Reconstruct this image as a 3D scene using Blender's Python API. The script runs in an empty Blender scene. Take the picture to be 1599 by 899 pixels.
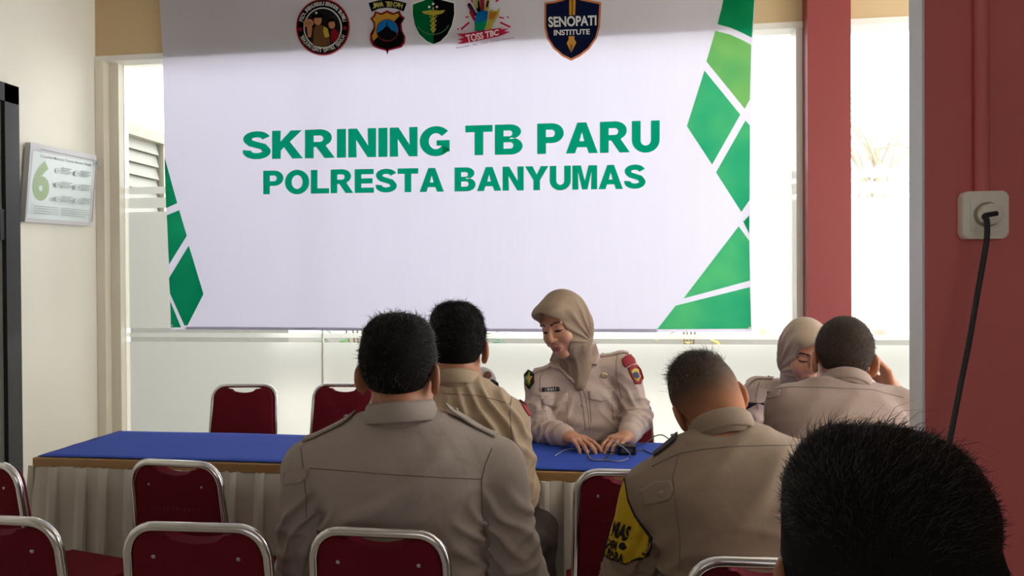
import bpy, bmesh, math, random
import numpy as np
from mathutils import Vector, Matrix
from mathutils.bvhtree import BVHTree

random.seed(7)
RNG = np.random.default_rng(7)
SC = bpy.context.scene
COL = SC.collection

# ------------------------------------------------------------------ camera, world, light, exposure
FPX, CX, CY = 1180.0, 799.5, 449.5
CAM_POS = Vector((0.0, 0.0, 1.38))
CAM_ROT = (Matrix.Rotation(math.radians(7.6), 3, 'Z') @ Matrix.Rotation(math.radians(90 - 0.46), 3, 'X')
           @ Matrix.Rotation(math.radians(-0.34), 3, 'Z'))
cam_data = bpy.data.cameras.new('camera')
cam_data.sensor_width = 36.0
cam_data.lens = FPX / 1599.0 * 36.0
cam_data.clip_start = 0.05
cam = bpy.data.objects.new('camera', cam_data)
COL.objects.link(cam)
cam.matrix_world = Matrix.Translation(CAM_POS) @ CAM_ROT.to_4x4()
SC.camera = cam

world = bpy.data.worlds.new('sky')
SC.world = world
world.use_nodes = True
bg = world.node_tree.nodes['Background']
bg.inputs['Color'].default_value = (1.0, 0.985, 0.972, 1)
bg.inputs['Strength'].default_value = 4.5

def area_light(name, loc, target, sx, sy, power, color=(1, 1, 1)):
    d = bpy.data.lights.new(name, 'AREA')
    d.shape = 'RECTANGLE'; d.size = sx; d.size_y = sy; d.energy = power; d.color = color
    o = bpy.data.objects.new(name, d); COL.objects.link(o)
    o.location = loc
    o.rotation_euler = (Vector(target) - Vector(loc)).to_track_quat('-Z', 'Y').to_euler()
    return o
# added fill lamp behind the camera, inside the closed back wall
area_light('rear_fill', (0.3, -2.9, 1.7), (0.1, 3.0, 1.3), 3.4, 1.9, 12, (1.0, 0.955, 0.97))

SC.view_settings.view_transform = 'Standard'
SC.view_settings.look = 'None'
SC.view_settings.gamma = 1.0
SC.view_settings.use_curve_mapping = False
SC.view_settings.exposure = 0.28

# ------------------------------------------------------------------ where a point of the photograph lies in the room
def ray(px, py):
    return CAM_ROT @ Vector(((px - CX) / FPX, -(py - CY) / FPX, -1.0))
def at(px, py, d):
    return CAM_POS + ray(px, py) * d
def on_y(px, py, y):
    r = ray(px, py); return CAM_POS + r * ((y - CAM_POS.y) / r.y)
def on_x(px, py, x):
    r = ray(px, py); return CAM_POS + r * ((x - CAM_POS.x) / r.x)
def atz(px, z, d):
    r = ray(px, 445); p = CAM_POS + r * d
    return Vector((p.x, p.y, z))

# ------------------------------------------------------------------ materials
def lin(c):
    c = c / 255.0
    return c / 12.92 if c <= 0.04045 else ((c + 0.055) / 1.055) ** 2.4
def rgb(r, g, b):
    return (lin(r), lin(g), lin(b), 1.0)
MATS = {}
def mat(name, col, rough=0.6, metal=0.0, var=0.0, vscale=8.0, bump=0.0, bscale=40.0, stretch=(1, 1, 1), spec=0.5, sheen=0.0, detail=4.0):
    if name in MATS: return MATS[name]
    m = bpy.data.materials.new(name); m.use_nodes = True
    nt = m.node_tree; b = nt.nodes['Principled BSDF']
    b.inputs['Base Color'].default_value = col
    b.inputs['Roughness'].default_value = rough
    b.inputs['Metallic'].default_value = metal
    b.inputs['Specular IOR Level'].default_value = spec
    if sheen: b.inputs['Sheen Weight'].default_value = sheen
    tc = nt.nodes.new('ShaderNodeTexCoord')
    mp = nt.nodes.new('ShaderNodeMapping'); mp.inputs['Scale'].default_value = stretch
    nt.links.new(tc.outputs['Object'], mp.inputs['Vector'])
    if var:
        n = nt.nodes.new('ShaderNodeTexNoise'); n.inputs['Scale'].default_value = vscale; n.inputs['Detail'].default_value = detail
        nt.links.new(mp.outputs[0], n.inputs['Vector'])
        mx = nt.nodes.new('ShaderNodeMix'); mx.data_type = 'RGBA'
        mx.inputs['A'].default_value = tuple(max(0, c * (1 - var)) for c in col[:3]) + (1,)
        mx.inputs['B'].default_value = tuple(min(1, c * (1 + var)) for c in col[:3]) + (1,)
        nt.links.new(n.outputs['Fac'], mx.inputs['Factor'])
        nt.links.new(mx.outputs['Result'], b.inputs['Base Color'])
    if bump:
        n2 = nt.nodes.new('ShaderNodeTexNoise'); n2.inputs['Scale'].default_value = bscale; n2.inputs['Detail'].default_value = 3
        nt.links.new(mp.outputs[0], n2.inputs['Vector'])
        bp = nt.nodes.new('ShaderNodeBump'); bp.inputs['Strength'].default_value = bump; bp.inputs['Distance'].default_value = 0.01
        nt.links.new(n2.outputs['Fac'], bp.inputs['Height'])
        nt.links.new(bp.outputs[0], b.inputs['Normal'])
    MATS[name] = m
    return m

def sheet_mat(name, col, trans=0.7, tcol=None, var=0.0, vcol=None, vscale=3.0, crease=0.0):
    """thin printed cloth: reflects some light and lets some through"""
    if name in MATS: return MATS[name]
    m = bpy.data.materials.new(name); m.use_nodes = True
    nt = m.node_tree; nt.nodes.remove(nt.nodes['Principled BSDF'])
    out = nt.nodes['Material Output']
    d = nt.nodes.new('ShaderNodeBsdfDiffuse'); t = nt.nodes.new('ShaderNodeBsdfTranslucent'); mx = nt.nodes.new('ShaderNodeMixShader')
    mx.inputs[0].default_value = trans
    d.inputs['Color'].default_value = col; t.inputs['Color'].default_value = tcol or col
    nt.links.new(d.outputs[0], mx.inputs[1]); nt.links.new(t.outputs[0], mx.inputs[2]); nt.links.new(mx.outputs[0], out.inputs[0])
    tc = nt.nodes.new('ShaderNodeTexCoord')
    if var:
        n = nt.nodes.new('ShaderNodeTexNoise'); n.inputs['Scale'].default_value = vscale; n.inputs['Detail'].default_value = 2
        nt.links.new(tc.outputs['Object'], n.inputs['Vector'])
        rp = nt.nodes.new('ShaderNodeValToRGB'); rp.color_ramp.elements[0].position = 0.5 - var; rp.color_ramp.elements[1].position = 0.5 + var
        rp.color_ramp.elements[0].color = col; rp.color_ramp.elements[1].color = vcol
        nt.links.new(n.outputs['Fac'], rp.inputs[0])
        nt.links.new(rp.outputs[0], d.inputs['Color']); nt.links.new(rp.outputs[0], t.inputs['Color'])
    if crease:
        mp = nt.nodes.new('ShaderNodeMapping'); mp.inputs['Scale'].default_value = (2.2, 1, 0.5)
        nt.links.new(tc.outputs['Object'], mp.inputs[0])
        n = nt.nodes.new('ShaderNodeTexNoise'); n.inputs['Scale'].default_value = 2.0; n.inputs['Detail'].default_value = 3
        nt.links.new(mp.outputs[0], n.inputs['Vector'])
        bp = nt.nodes.new('ShaderNodeBump'); bp.inputs['Strength'].default_value = crease; bp.inputs['Distance'].default_value = 0.05
        nt.links.new(n.outputs['Fac'], bp.inputs['Height'])
        nt.links.new(bp.outputs[0], d.inputs['Normal']); nt.links.new(bp.outputs[0], t.inputs['Normal'])
    MATS[name] = m
    return m

# ------------------------------------------------------------------ object helpers
def link(o, parent=None):
    COL.objects.link(o)
    if parent is not None: o.parent = parent
    return o
def tag(o, label=None, cat=None, group=None, kind=None):
    if label: o['label'] = label
    if cat: o['category'] = cat
    if group: o['group'] = group
    if kind: o['kind'] = kind
    return o
def empty(name, loc, rz=0.0, label=None, cat=None, group=None, kind=None):
    o = bpy.data.objects.new(name, None); o.empty_display_size = 0.1
    o.location = loc; o.rotation_euler = (0, 0, rz)
    COL.objects.link(o); o_tag = tag(o, label, cat, group, kind)
    return o_tag
def mesh_obj(name, verts, faces, mats, parent=None, smooth=False, midx=None, world=True):
    """verts are world coordinates; under a parent they are brought into the parent's space"""
    me = bpy.data.meshes.new(name)
    if parent is not None and world:
        inv = (Matrix.Translation(parent.location) @ parent.rotation_euler.to_matrix().to_4x4()).inverted()
        if parent.parent is not None:
            inv = parent_matrix(parent).inverted()
        verts = [inv @ Vector(v) for v in verts]
    me.from_pydata([tuple(v) for v in verts], [], [tuple(f) for f in faces])
    if not isinstance(mats, (list, tuple)): mats = [mats]
    for m in mats: me.materials.append(m)
    if midx is not None: me.polygons.foreach_set('material_index', list(midx))
    if smooth: me.polygons.foreach_set('use_smooth', [True] * len(me.polygons))
    me.update()
    o = bpy.data.objects.new(name, me)
    return link(o, parent)
def parent_matrix(o):
    m = Matrix.Translation(o.location) @ o.rotation_euler.to_matrix().to_4x4()
    return parent_matrix(o.parent) @ m if o.parent is not None else m

class MB:
    """collects simple shapes into one mesh"""
    def __init__(self): self.bm = bmesh.new()
    def box(self, lo, hi, bevel=0.0):
        lo, hi = Vector(lo), Vector(hi)
        r = bmesh.ops.create_cube(self.bm, size=1.0)
        for v in r['verts']:
            v.co = Vector([(lo[i] + hi[i]) / 2 + v.co[i] * (hi[i] - lo[i]) for i in range(3)])
        if bevel:
            es = list({e for v in r['verts'] for e in v.link_edges})
            bmesh.ops.bevel(self.bm, geom=es, offset=bevel, segments=2, affect='EDGES', profile=0.5)
        return self
    def tube(self, pts, r, n=10, closed=False, flat=None):
        pts = [Vector(p) for p in pts]; m = len(pts)
        rr = r if isinstance(r, (list, tuple)) else [r] * m
        rings = []; up = None
        for i, p in enumerate(pts):
            if closed: t = pts[(i + 1) % m] - pts[i - 1]
            else: t = pts[min(i + 1, m - 1)] - pts[max(i - 1, 0)]
            t.normalize()
            if up is None:
                up = Vector((0, 0, 1)) if abs(t.z) < 0.9 else Vector((0, 1, 0))
            s = t.cross(up)
            if s.length < 1e-6: s = t.orthogonal()
            s.normalize(); up = s.cross(t).normalized()
            rings.append([self.bm.verts.new(p + (s * math.cos(2 * math.pi * k / n) + up * math.sin(2 * math.pi * k / n)) * rr[i]) for k in range(n)])
        for i in range(m if closed else m - 1):
            a, b = rings[i], rings[(i + 1) % m]
            for k in range(n):
                self.bm.faces.new((a[k], a[(k + 1) % n], b[(k + 1) % n], b[k]))
        if not closed:
            self.bm.faces.new(rings[0][::-1]); self.bm.faces.new(rings[-1])
        return self
    def lathe(self, prof, c, axis=(0, 0, 1), n=24):
        ax = Vector(axis).normalized(); s = ax.orthogonal().normalized(); u = ax.cross(s); c = Vector(c)
        rings = []
        for r, h in prof:
            if r < 1e-6: rings.append([self.bm.verts.new(c + ax * h)])
            else: rings.append([self.bm.verts.new(c + ax * h + (s * math.cos(2 * math.pi * k / n) + u * math.sin(2 * math.pi * k / n)) * r) for k in range(n)])
        for a, b in zip(rings[:-1], rings[1:]):
            for k in range(n):
                q = [a[k % len(a)], a[(k + 1) % n % len(a)], b[(k + 1) % n % len(b)], b[k % len(b)]]
                q2 = []
                for v in q:
                    if v not in q2: q2.append(v)
                if len(q2) > 2: self.bm.faces.new(q2)
        return self
    def prism(self, outline, depth_vec, bevel=0.0):
        """planar outline (3-D points) pushed along depth_vec"""
        d = Vector(depth_vec)
        a = [self.bm.verts.new(Vector(p)) for p in outline]; b = [self.bm.verts.new(Vector(p) + d) for p in outline]
        n = len(a)
        f1 = self.bm.faces.new(a); f2 = self.bm.faces.new(b[::-1])
        for i in range(n): self.bm.faces.new((a[i], b[i], b[(i + 1) % n], a[(i + 1) % n]))
        if bevel:
            es = [e for f in (f1, f2) for e in f.edges]
            bmesh.ops.bevel(self.bm, geom=list(set(es)), offset=bevel, segments=3, affect='EDGES', profile=0.5)
        return self
    def build(self, name, m, parent=None, smooth=True, angle=40, local=False):
        bmesh.ops.recalc_face_normals(self.bm, faces=self.bm.faces)
        if parent is not None and not local:
            inv = parent_matrix(parent).inverted()
            bmesh.ops.transform(self.bm, matrix=inv, verts=self.bm.verts)
        me = bpy.data.meshes.new(name); self.bm.to_mesh(me); self.bm.free()
        me.materials.append(m)
        if smooth:
            me.polygons.foreach_set('use_smooth', [True] * len(me.polygons))
            try: me.set_sharp_from_angle(angle=math.radians(angle))
            except Exception: pass
        o = bpy.data.objects.new(name, me)
        return link(o, parent)

# ------------------------------------------------------------------ lettering as flat polygons
_TXT = {}
def text_polys(s, bold=0.0, shear=0.0):
    key = (s, bold, shear)
    if key in _TXT: return _TXT[key]
    cu = bpy.data.curves.new('lettering_source', 'FONT'); cu.body = s; cu.offset = bold; cu.shear = shear; cu.resolution_u = 5
    o = bpy.data.objects.new('lettering_source', cu); COL.objects.link(o)
    dg = bpy.context.evaluated_depsgraph_get(); dg.update()
    me = bpy.data.meshes.new_from_object(o.evaluated_get(dg))
    v = [(p.co.x, p.co.y) for p in me.vertices]; f = [tuple(p.vertices) for p in me.polygons]
    bpy.data.objects.remove(o); bpy.data.curves.remove(cu); bpy.data.meshes.remove(me)
    x0 = min(a for a, b in v); x1 = max(a for a, b in v); y0 = min(b for a, b in v); y1 = max(b for a, b in v)
    v = [((a - x0) / (x1 - x0), (b - y0) / (y1 - y0)) for a, b in v]
    _TXT[key] = (v, f, (x1 - x0), (y1 - y0))
    return _TXT[key]
def quad_map(tl, tr, br, bl):
    tl, tr, br, bl = map(lambda p: np.array(p, float), (tl, tr, br, bl))
    def f(u, v):
        return (1 - v) * ((1 - u) * bl + u * br) + v * ((1 - u) * tl + u * tr)
    return f

class Art:
    """flat printed shapes: 2-D outlines in some drawing frame, laid on a surface by place(x, y, layer)"""
    def __init__(self, place): self.place = place; self.v = []; self.f = []; self.mi = []; self.mats = []; self.layer = 0
    def _m(self, m):
        if m not in self.mats: self.mats.append(m)
        return self.mats.index(m)
    def poly(self, pts, m):
        i0 = len(self.v); self.layer += 1
        from mathutils.geometry import tessellate_polygon
        for p in pts: self.v.append(self.place(p[0], p[1], self.layer))
        for t in tessellate_polygon([[Vector((p[0], p[1], 0)) for p in pts]]):
            self.f.append(tuple(i0 + k for k in t)); self.mi.append(self._m(m))
        return self
    def disc(self, x, y, rx, m, ry=None, n=40, rot=0.0):
        ry = ry or rx
        c, s = math.cos(rot), math.sin(rot)
        return self.poly([(x + rx * math.cos(a) * c - ry * math.sin(a) * s, y + rx * math.cos(a) * s + ry * math.sin(a) * c)
                          for a in [2 * math.pi * k / n for k in range(n)]], m)
    def line(self, pts, w, m):
        for (x0, y0), (x1, y1) in zip(pts[:-1], pts[1:]):
            L = math.hypot(x1 - x0, y1 - y0) or 1; nx, ny = -(y1 - y0) / L * w / 2, (x1 - x0) / L * w / 2
            self.poly([(x0 + nx, y0 + ny), (x1 + nx, y1 + ny), (x1 - nx, y1 - ny), (x0 - nx, y0 - ny)], m)
            self.layer -= 1
        self.layer += 1
        return self
    def text(self, s, quad, m, bold=0.0, shear=0.0):
        v, f, w, h = text_polys(s, bold, shear); q = quad_map(*quad); i0 = len(self.v); self.layer += 1
        for a, b in v:
            p = q(a, b); self.v.append(self.place(p[0], p[1], self.layer))
        for t in f: self.f.append(tuple(i0 + k for k in t)); self.mi.append(self._m(m))
        return self
    def arc_text(self, s, cx, cy, r, a0, a1, size, m, bold=0.02, inward=False, ry=1.0):
        """letters along an arc; angles in degrees, image frame (y down)"""
        n = len(s)
        for i, ch in enumerate(s):
            if ch == ' ': continue
            a = math.radians(a0 + (a1 - a0) * (i + 0.5) / n)
            px, py = cx + r * math.cos(a), cy + r * ry * math.sin(a)
            out = np.array([math.cos(a), math.sin(a)]); up = out if not inward else -out
            right = np.array([-up[1], up[0]])
            wch = size * 0.36 if ch != 'I' else size * 0.12
            c = np.array([px, py])
            tl = c - right * wch + up * size / 2; tr = c + right * wch + up * size / 2
            br = c + right * wch - up * size / 2; bl = c - right * wch - up * size / 2
            self.text(ch, (tl, tr, br, bl), m, bold); self.layer -= 1
        self.layer += 1
        return self
    def build(self, name, parent=None):
        return mesh_obj(name, self.v, self.f, self.mats, parent, midx=self.mi)
# ------------------------------------------------------------------ the room
WY = 4.05                                    # inner face of the window wall
XL = on_y(151, 300, WY).x                    # left wall
XR, YB, ZC = 3.0, -3.3, 3.05
ZL = on_y(600, 74, WY).z                     # underside of the wall above the window
M_wall = mat('cream_paint', rgb(250, 246, 232), 0.7, var=0.05, vscale=2.0, bump=0.05, bscale=60)
M_head = mat('ochre_paint', rgb(206, 180, 140), 0.75, var=0.06, vscale=2.0)
M_ceil = mat('ceiling_paint', rgb(225, 220, 208), 0.8, var=0.03, vscale=2)
M_red = mat('red_paint', rgb(216, 112, 110), 0.5, var=0.10, vscale=3.0, bump=0.04, bscale=30)
M_white = mat('white_paint', rgb(236, 234, 228), 0.4, var=0.03, vscale=4)
M_floor = mat('floor_tile', rgb(190, 182, 170), 0.25, var=0.08, vscale=3)

def structure(o): o['kind'] = 'structure'; return o
structure(MB().box((XL - 0.3, YB - 0.2, -0.1), (XR + 0.2, WY + 0.2, 0)).build('floor', M_floor, smooth=False))
structure(MB().box((XL - 0.3, YB - 0.2, ZC), (XR + 0.2, WY + 0.2, ZC + 0.1)).build('ceiling', M_ceil, smooth=False))
structure(MB().box((XL - 0.15, YB, 0), (XL, WY + 0.15, ZC)).build('wall_left', M_wall, smooth=False))
rw = MB().box((XR, YB, 0), (XR + 0.15, 1.6, ZC)).box((XR, 3.85, 0), (XR + 0.15, WY + 0.15, ZC))   # open to a bright porch beside the table
rw.box((XR, 1.6, 2.75), (XR + 0.15, 3.85, ZC)).box((XR, 1.6, 0), (XR + 0.15, 3.85, 0.25))
structure(rw.build('wall_right', M_wall, smooth=False))
bw = MB().box((XL, YB - 0.15, 0), (XR, YB, ZC))
structure(bw.build('wall_back', M_wall, smooth=False))
structure(MB().box((XL, WY, ZL), (XR, WY + 0.15, ZC)).build('wall_front', M_head, smooth=False))
structure(MB().box((XL, WY - 0.006, ZL - 0.004), (XR, WY + 0.13, ZL + 0.028)).build('trim_1', M_white, smooth=False))

# window in three panes between posts
pxs = lambda px, y=WY: on_y(px, 440, y).x
X0, X1 = pxs(153), pxs(181)
C0, C1 = pxs(1254), pxs(1320)                # red column
f = MB().box((X0, WY - 0.01, 0), (pxs(166), WY + 0.13, ZL)).box((pxs(166), WY + 0.04, 0), (X1, WY + 0.13, ZL))
wf = structure(f.build('window_1', mat('window_frame_paint', rgb(238, 230, 212), 0.45, var=0.03), smooth=False))
f2 = MB().box((pxs(1244), WY + 0.0, 0), (C0 + 0.01, WY + 0.13, ZL))
structure(f2.build('trim_2', M_white, smooth=False))
structure(MB().box((C0, WY - 0.1, 0), (C1, WY + 0.15, ZC)).build('trim_3', mat('column_red', rgb(136, 50, 50), 0.5, var=0.08, vscale=3), smooth=False))
structure(MB().box((X0, WY - 0.01, 0), (XR, WY + 0.13, 0.1)).build('baseboard_front', M_white, smooth=False))

def glass_mat():
    m = bpy.data.materials.new('window_glass'); m.use_nodes = True; nt = m.node_tree
    nt.nodes.remove(nt.nodes['Principled BSDF'])
    t = nt.nodes.new('ShaderNodeBsdfTransparent'); t.inputs[0].default_value = (0.95, 0.97, 0.96, 1)
    g = nt.nodes.new('ShaderNodeBsdfGlossy'); g.inputs['Roughness'].default_value = 0.02
    fr = nt.nodes.new('ShaderNodeFresnel'); fr.inputs[0].default_value = 1.35
    mx = nt.nodes.new('ShaderNodeMixShader')
    nt.links.new(fr.outputs[0], mx.inputs[0]); nt.links.new(t.outputs[0], mx.inputs[1]); nt.links.new(g.outputs[0], mx.inputs[2])
    nt.links.new(mx.outputs[0], nt.nodes['Material Output'].inputs[0])
    return m
def frost_mat():
    m = bpy.data.materials.new('frosted_film'); m.use_nodes = True; nt = m.node_tree
    nt.nodes.remove(nt.nodes['Principled BSDF'])
    t = nt.nodes.new('ShaderNodeBsdfTranslucent'); t.inputs[0].default_value = (0.57, 0.56, 0.535, 1)
    d = nt.nodes.new('ShaderNodeBsdfDiffuse'); d.inputs[0].default_value = (0.7, 0.7, 0.68, 1)
    r = nt.nodes.new('ShaderNodeBsdfRefraction'); r.inputs['Roughness'].default_value = 0.55; r.inputs['IOR'].default_value = 1.12
    r.inputs[0].default_value = (0.52, 0.51, 0.49, 1)
    a = nt.nodes.new('ShaderNodeMixShader'); a.inputs[0].default_value = 0.18
    b = nt.nodes.new('ShaderNodeMixShader'); b.inputs[0].default_value = 0.35
    nt.links.new(t.outputs[0], a.inputs[1]); nt.links.new(d.outputs[0], a.inputs[2])
    nt.links.new(a.outputs[0], b.inputs[1]); nt.links.new(r.outputs[0], b.inputs[2])
    nt.links.new(b.outputs[0], nt.nodes['Material Output'].inputs[0])
    return m
M_glass, M_frost = glass_mat(), frost_mat()
GY = WY + 0.085
zof = lambda py: on_y(220, py, GY).z
bands = [(zof(331), zof(292 + 33)), ]
low = [(0.1, zof(533)), (zof(526), zof(519))]
high = [(zof(512), zof(331)), (zof(325), zof(309)), (zof(303), zof(292))]
xm = pxs(503, GY)
n = 2
for xa, xb, hi_ in ((X1, xm - 0.004, (X1, pxs(275, GY))), (xm + 0.004, pxs(1246, GY), (pxs(1168, GY), pxs(1246, GY))), (pxs(1318, GY), XR, (pxs(1318, GY), XR))):
    pane = structure(MB().box((xa, GY, 0.1), (xb, GY + 0.006, ZL)).build('window_%d' % n, M_glass, smooth=False)); n += 1
    fm = []; ff = []
    for za, zb, x0_, x1_ in [(a_, b_, xa, xb) for a_, b_ in low] + [(a_, b_, hi_[0], hi_[1]) for a_, b_ in high]:
        i = len(fm); fm += [(x0_, GY - 0.003, za), (x1_, GY - 0.003, za), (x1_, GY - 0.003, zb), (x0_, GY - 0.003, zb)]; ff.append((i, i + 1, i + 2, i + 3))
    mesh_obj('frosted_film', fm, ff, M_frost, pane)
structure(MB().box((xm - 0.004, GY - 0.004, 0.1), (xm + 0.004, GY + 0.01, ZL)).build('trim_4', M_white, smooth=False))

# partition on the right: red face, white end
PY = 1.30
PX = on_y(1445, 440, PY).x
pd = PX / (ray(1423, 440).x / ray(1423, 440).y) - PY
part_ = structure(MB().box((PX, PY, 0), (XR, PY + pd, ZC)).build('wall_partition', M_red, smooth=False))
part_.data.materials.append(M_wall)
for f_ in part_.data.polygons:
    if f_.normal.y > 0.5: f_.material_index = 1  # unseen back face made cream so it bounces no red light
structure(MB().box((PX - 0.004, PY + 0.002, 0), (PX, PY + pd - 0.002, ZC)).build('trim_5', mat('partition_edge_paint', rgb(238, 239, 246), 0.4, var=0.04), smooth=False))
# conduit painted over on the partition
cx_ = on_y(1529, 150, PY).x
oz = on_y(1530, 337, PY)
structure(MB().tube([(cx_, PY - 0.008, oz.z + 0.03), (cx_, PY - 0.008, ZC)], 0.011, 12).build('trim_6', M_red))

# dark door in the left wall
dz = on_x(21, 137, XL).z
dy = on_x(23, 440, XL).y
M_dark = mat('dark_door_metal', rgb(26, 26, 28), 0.4, var=0.1)
door = structure(empty('door_1', (XL, dy - 0.5, 0)))
fr_ = MB().box((XL - 0.02, dy - 0.09, 0), (XL + 0.035, dy, dz)).box((XL - 0.02, dy - 1.0, 0), (XL + 0.035, dy - 0.91, dz)).box((XL - 0.02, dy - 1.0, dz - 0.09), (XL + 0.035, dy, dz))
fr_.build('door_frame', M_dark, door, smooth=False)
MB().box((XL - 0.02, dy - 0.91, 0), (XL + 0.012, dy - 0.09, dz - 0.09)).build('door_leaf', mat('door_leaf_grey', rgb(120, 120, 116), 0.35, var=0.08), door, smooth=False)
MB().box((XL + 0.012, dy - 0.12, 1.6), (XL + 0.03, dy - 0.085, 1.75)).build('hinge', M_dark, door, smooth=False)

# ------------------------------------------------------------------ outside the glass
M_conc = mat('outside_ground', rgb(205, 200, 190), 0.8, var=0.06)
structure(MB().box((-12, WY + 0.2, -0.2), (12, 24, -0.05)).build('ground_outside', M_conc, smooth=False))
# wing of the neighbouring building beyond the left pane, with louvred window
NX = -3.32
def nb(px, py): return on_x(px, py, NX)
ztop = nb(182, 187).z; ya, yb_ = nb(182, 300).y, nb(252, 300).y
b = empty('neighbour_building', (NX - 0.6, ya + 1.0, -0.05), label='pale neighbouring building with louvred window behind the left glass pane', cat='building')
M_nb = mat('neighbour_wall', rgb(92, 92, 88), 0.8, var=0.06)
zl0 = nb(190, 330).z
MB().box((NX - 1.0, WY + 0.25, -0.05), (NX, yb_ + 2.2, zl0)).box((NX - 1.0, WY + 0.25, zl0), (NX, ya, ztop)).box((NX - 1.0, yb_ + .06, zl0), (NX, yb_ + 2.2, ztop)).build('wall', M_nb, b, smooth=False)
MB().box((NX - 1.1, WY + 0.2, ztop - 0.075), (NX + 0.03, yb_ + 2.3, ztop)).box((NX - .05, yb_, zl0), (NX + .02, yb_ + .07, ztop - .07)).build('window_frame', mat('neighbour_frame', rgb(150, 146, 134), 0.6), b, smooth=False)
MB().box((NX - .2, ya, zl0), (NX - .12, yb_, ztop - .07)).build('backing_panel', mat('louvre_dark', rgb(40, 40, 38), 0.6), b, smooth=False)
hs = (ztop - .075 - zl0) / 6
for i in range(6):
    z = zl0 + hs * i
    MB().prism([(NX - .005, ya + .01, z), (NX - .005, yb_ - .03, z), (NX - .03, yb_ - .03, z + hs * .97), (NX - .03, ya + .01, z + hs * .97)], (.008, 0, .002)).build('louvre_slat', mat('louvre_glass', rgb(132, 132, 126), 0.4), b, smooth=False)
OWY = 11.0
structure(MB().box((on_y(365, 500, OWY).x, OWY, -.05), (7.0, OWY + .15, on_y(800, 524, OWY).z)).build('wall_outside', mat('outside_low_wall', rgb(112, 110, 106), .8, var=.25, vscale=1.5), smooth=False))
# low wall and plants whose colours show in the clear strips of the frosted glass
def plant(px, y, h, w, colr, label, seed):
    rn = random.Random(seed); base = on_y(px, 440, y); c = Vector((base.x, y, -0.05))
    root = empty('potted_plant', c, label=label, cat='plant', group='plants outside the frosted glass')
    MB().lathe([(0, 0), (0.12, 0), (0.16, 0.26), (0.14, 0.26), (0.13, 0.2), (0, 0.2)], c).build('pot', mat('pot_clay', rgb(150, 96, 70), 0.8), root)
    lf = MB()
    for k in range(70):
        a = rn.uniform(0, 6.283); t = rn.uniform(0.25, 1); L = rn.uniform(0.12, 0.26)
        p = c + Vector((math.cos(a) * w * rn.uniform(0.1, 1), math.sin(a) * w * rn.uniform(0.1, 1), 0.25 + (h - 0.25) * t))
        d = Vector((math.cos(a), math.sin(a), rn.uniform(-0.3, 0.8))).normalized(); s = d.cross(Vector((0, 0, 1))).normalized() * L * 0.22
        q = [p, p + d * L * 0.5 + s, p + d * L - Vector((0, 0, 0.03)), p + d * L * 0.5 - s]
        lf.prism(q, (0, 0, 0.004))
    lf.build('foliage', mat('leaf_%d' % colr[1], rgb(*colr), 0.5, var=0.3, vscale=6), root, smooth=False)
    st = MB()
    for k in range(5): st.tube([c + Vector((0, 0, 0.2)), c + Vector((rn.uniform(-w, w) * 0.5, rn.uniform(-w, w) * 0.5, h * 0.85))], 0.012, 6)
    st.build('stem', mat('stem_brown', rgb(96, 80, 58), 0.8), root)
plant(560, 9.0, 1.5, 0.5, (44, 96, 20), 'bright green plant outside the glass beside the dark haired man in front', 3)
plant(745, 9.6, 1.45, 0.4, (24, 92, 70), 'bluish green plant outside the glass between two seated men', 4)
plant(1075, 9.3, 1.45, 0.4, (120, 110, 20), 'yellowish plant outside the glass under the banner corner', 5)

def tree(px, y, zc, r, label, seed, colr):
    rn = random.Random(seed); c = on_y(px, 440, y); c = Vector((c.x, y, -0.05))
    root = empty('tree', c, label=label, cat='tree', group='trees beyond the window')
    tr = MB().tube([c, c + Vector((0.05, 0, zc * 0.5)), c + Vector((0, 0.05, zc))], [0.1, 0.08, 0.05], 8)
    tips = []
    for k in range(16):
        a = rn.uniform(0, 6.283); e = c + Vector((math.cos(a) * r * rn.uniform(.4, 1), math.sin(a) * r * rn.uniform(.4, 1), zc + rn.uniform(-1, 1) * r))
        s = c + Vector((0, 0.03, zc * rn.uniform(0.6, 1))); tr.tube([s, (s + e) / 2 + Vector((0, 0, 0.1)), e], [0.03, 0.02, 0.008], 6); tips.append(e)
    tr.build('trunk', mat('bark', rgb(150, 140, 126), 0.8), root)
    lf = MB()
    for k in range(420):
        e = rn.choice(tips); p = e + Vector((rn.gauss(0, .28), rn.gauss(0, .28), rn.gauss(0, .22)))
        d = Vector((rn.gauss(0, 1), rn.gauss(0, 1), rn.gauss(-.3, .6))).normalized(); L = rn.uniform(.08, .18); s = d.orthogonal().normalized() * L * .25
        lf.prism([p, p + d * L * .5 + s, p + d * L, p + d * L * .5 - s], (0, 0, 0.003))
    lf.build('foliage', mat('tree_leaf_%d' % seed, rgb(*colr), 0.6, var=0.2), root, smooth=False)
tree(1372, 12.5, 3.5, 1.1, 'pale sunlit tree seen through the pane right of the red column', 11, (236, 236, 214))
tree(1190, 16.5, 3.0, 1.0, 'pale sunlit tree between the banner and the red column', 12, (236, 238, 210))

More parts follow.
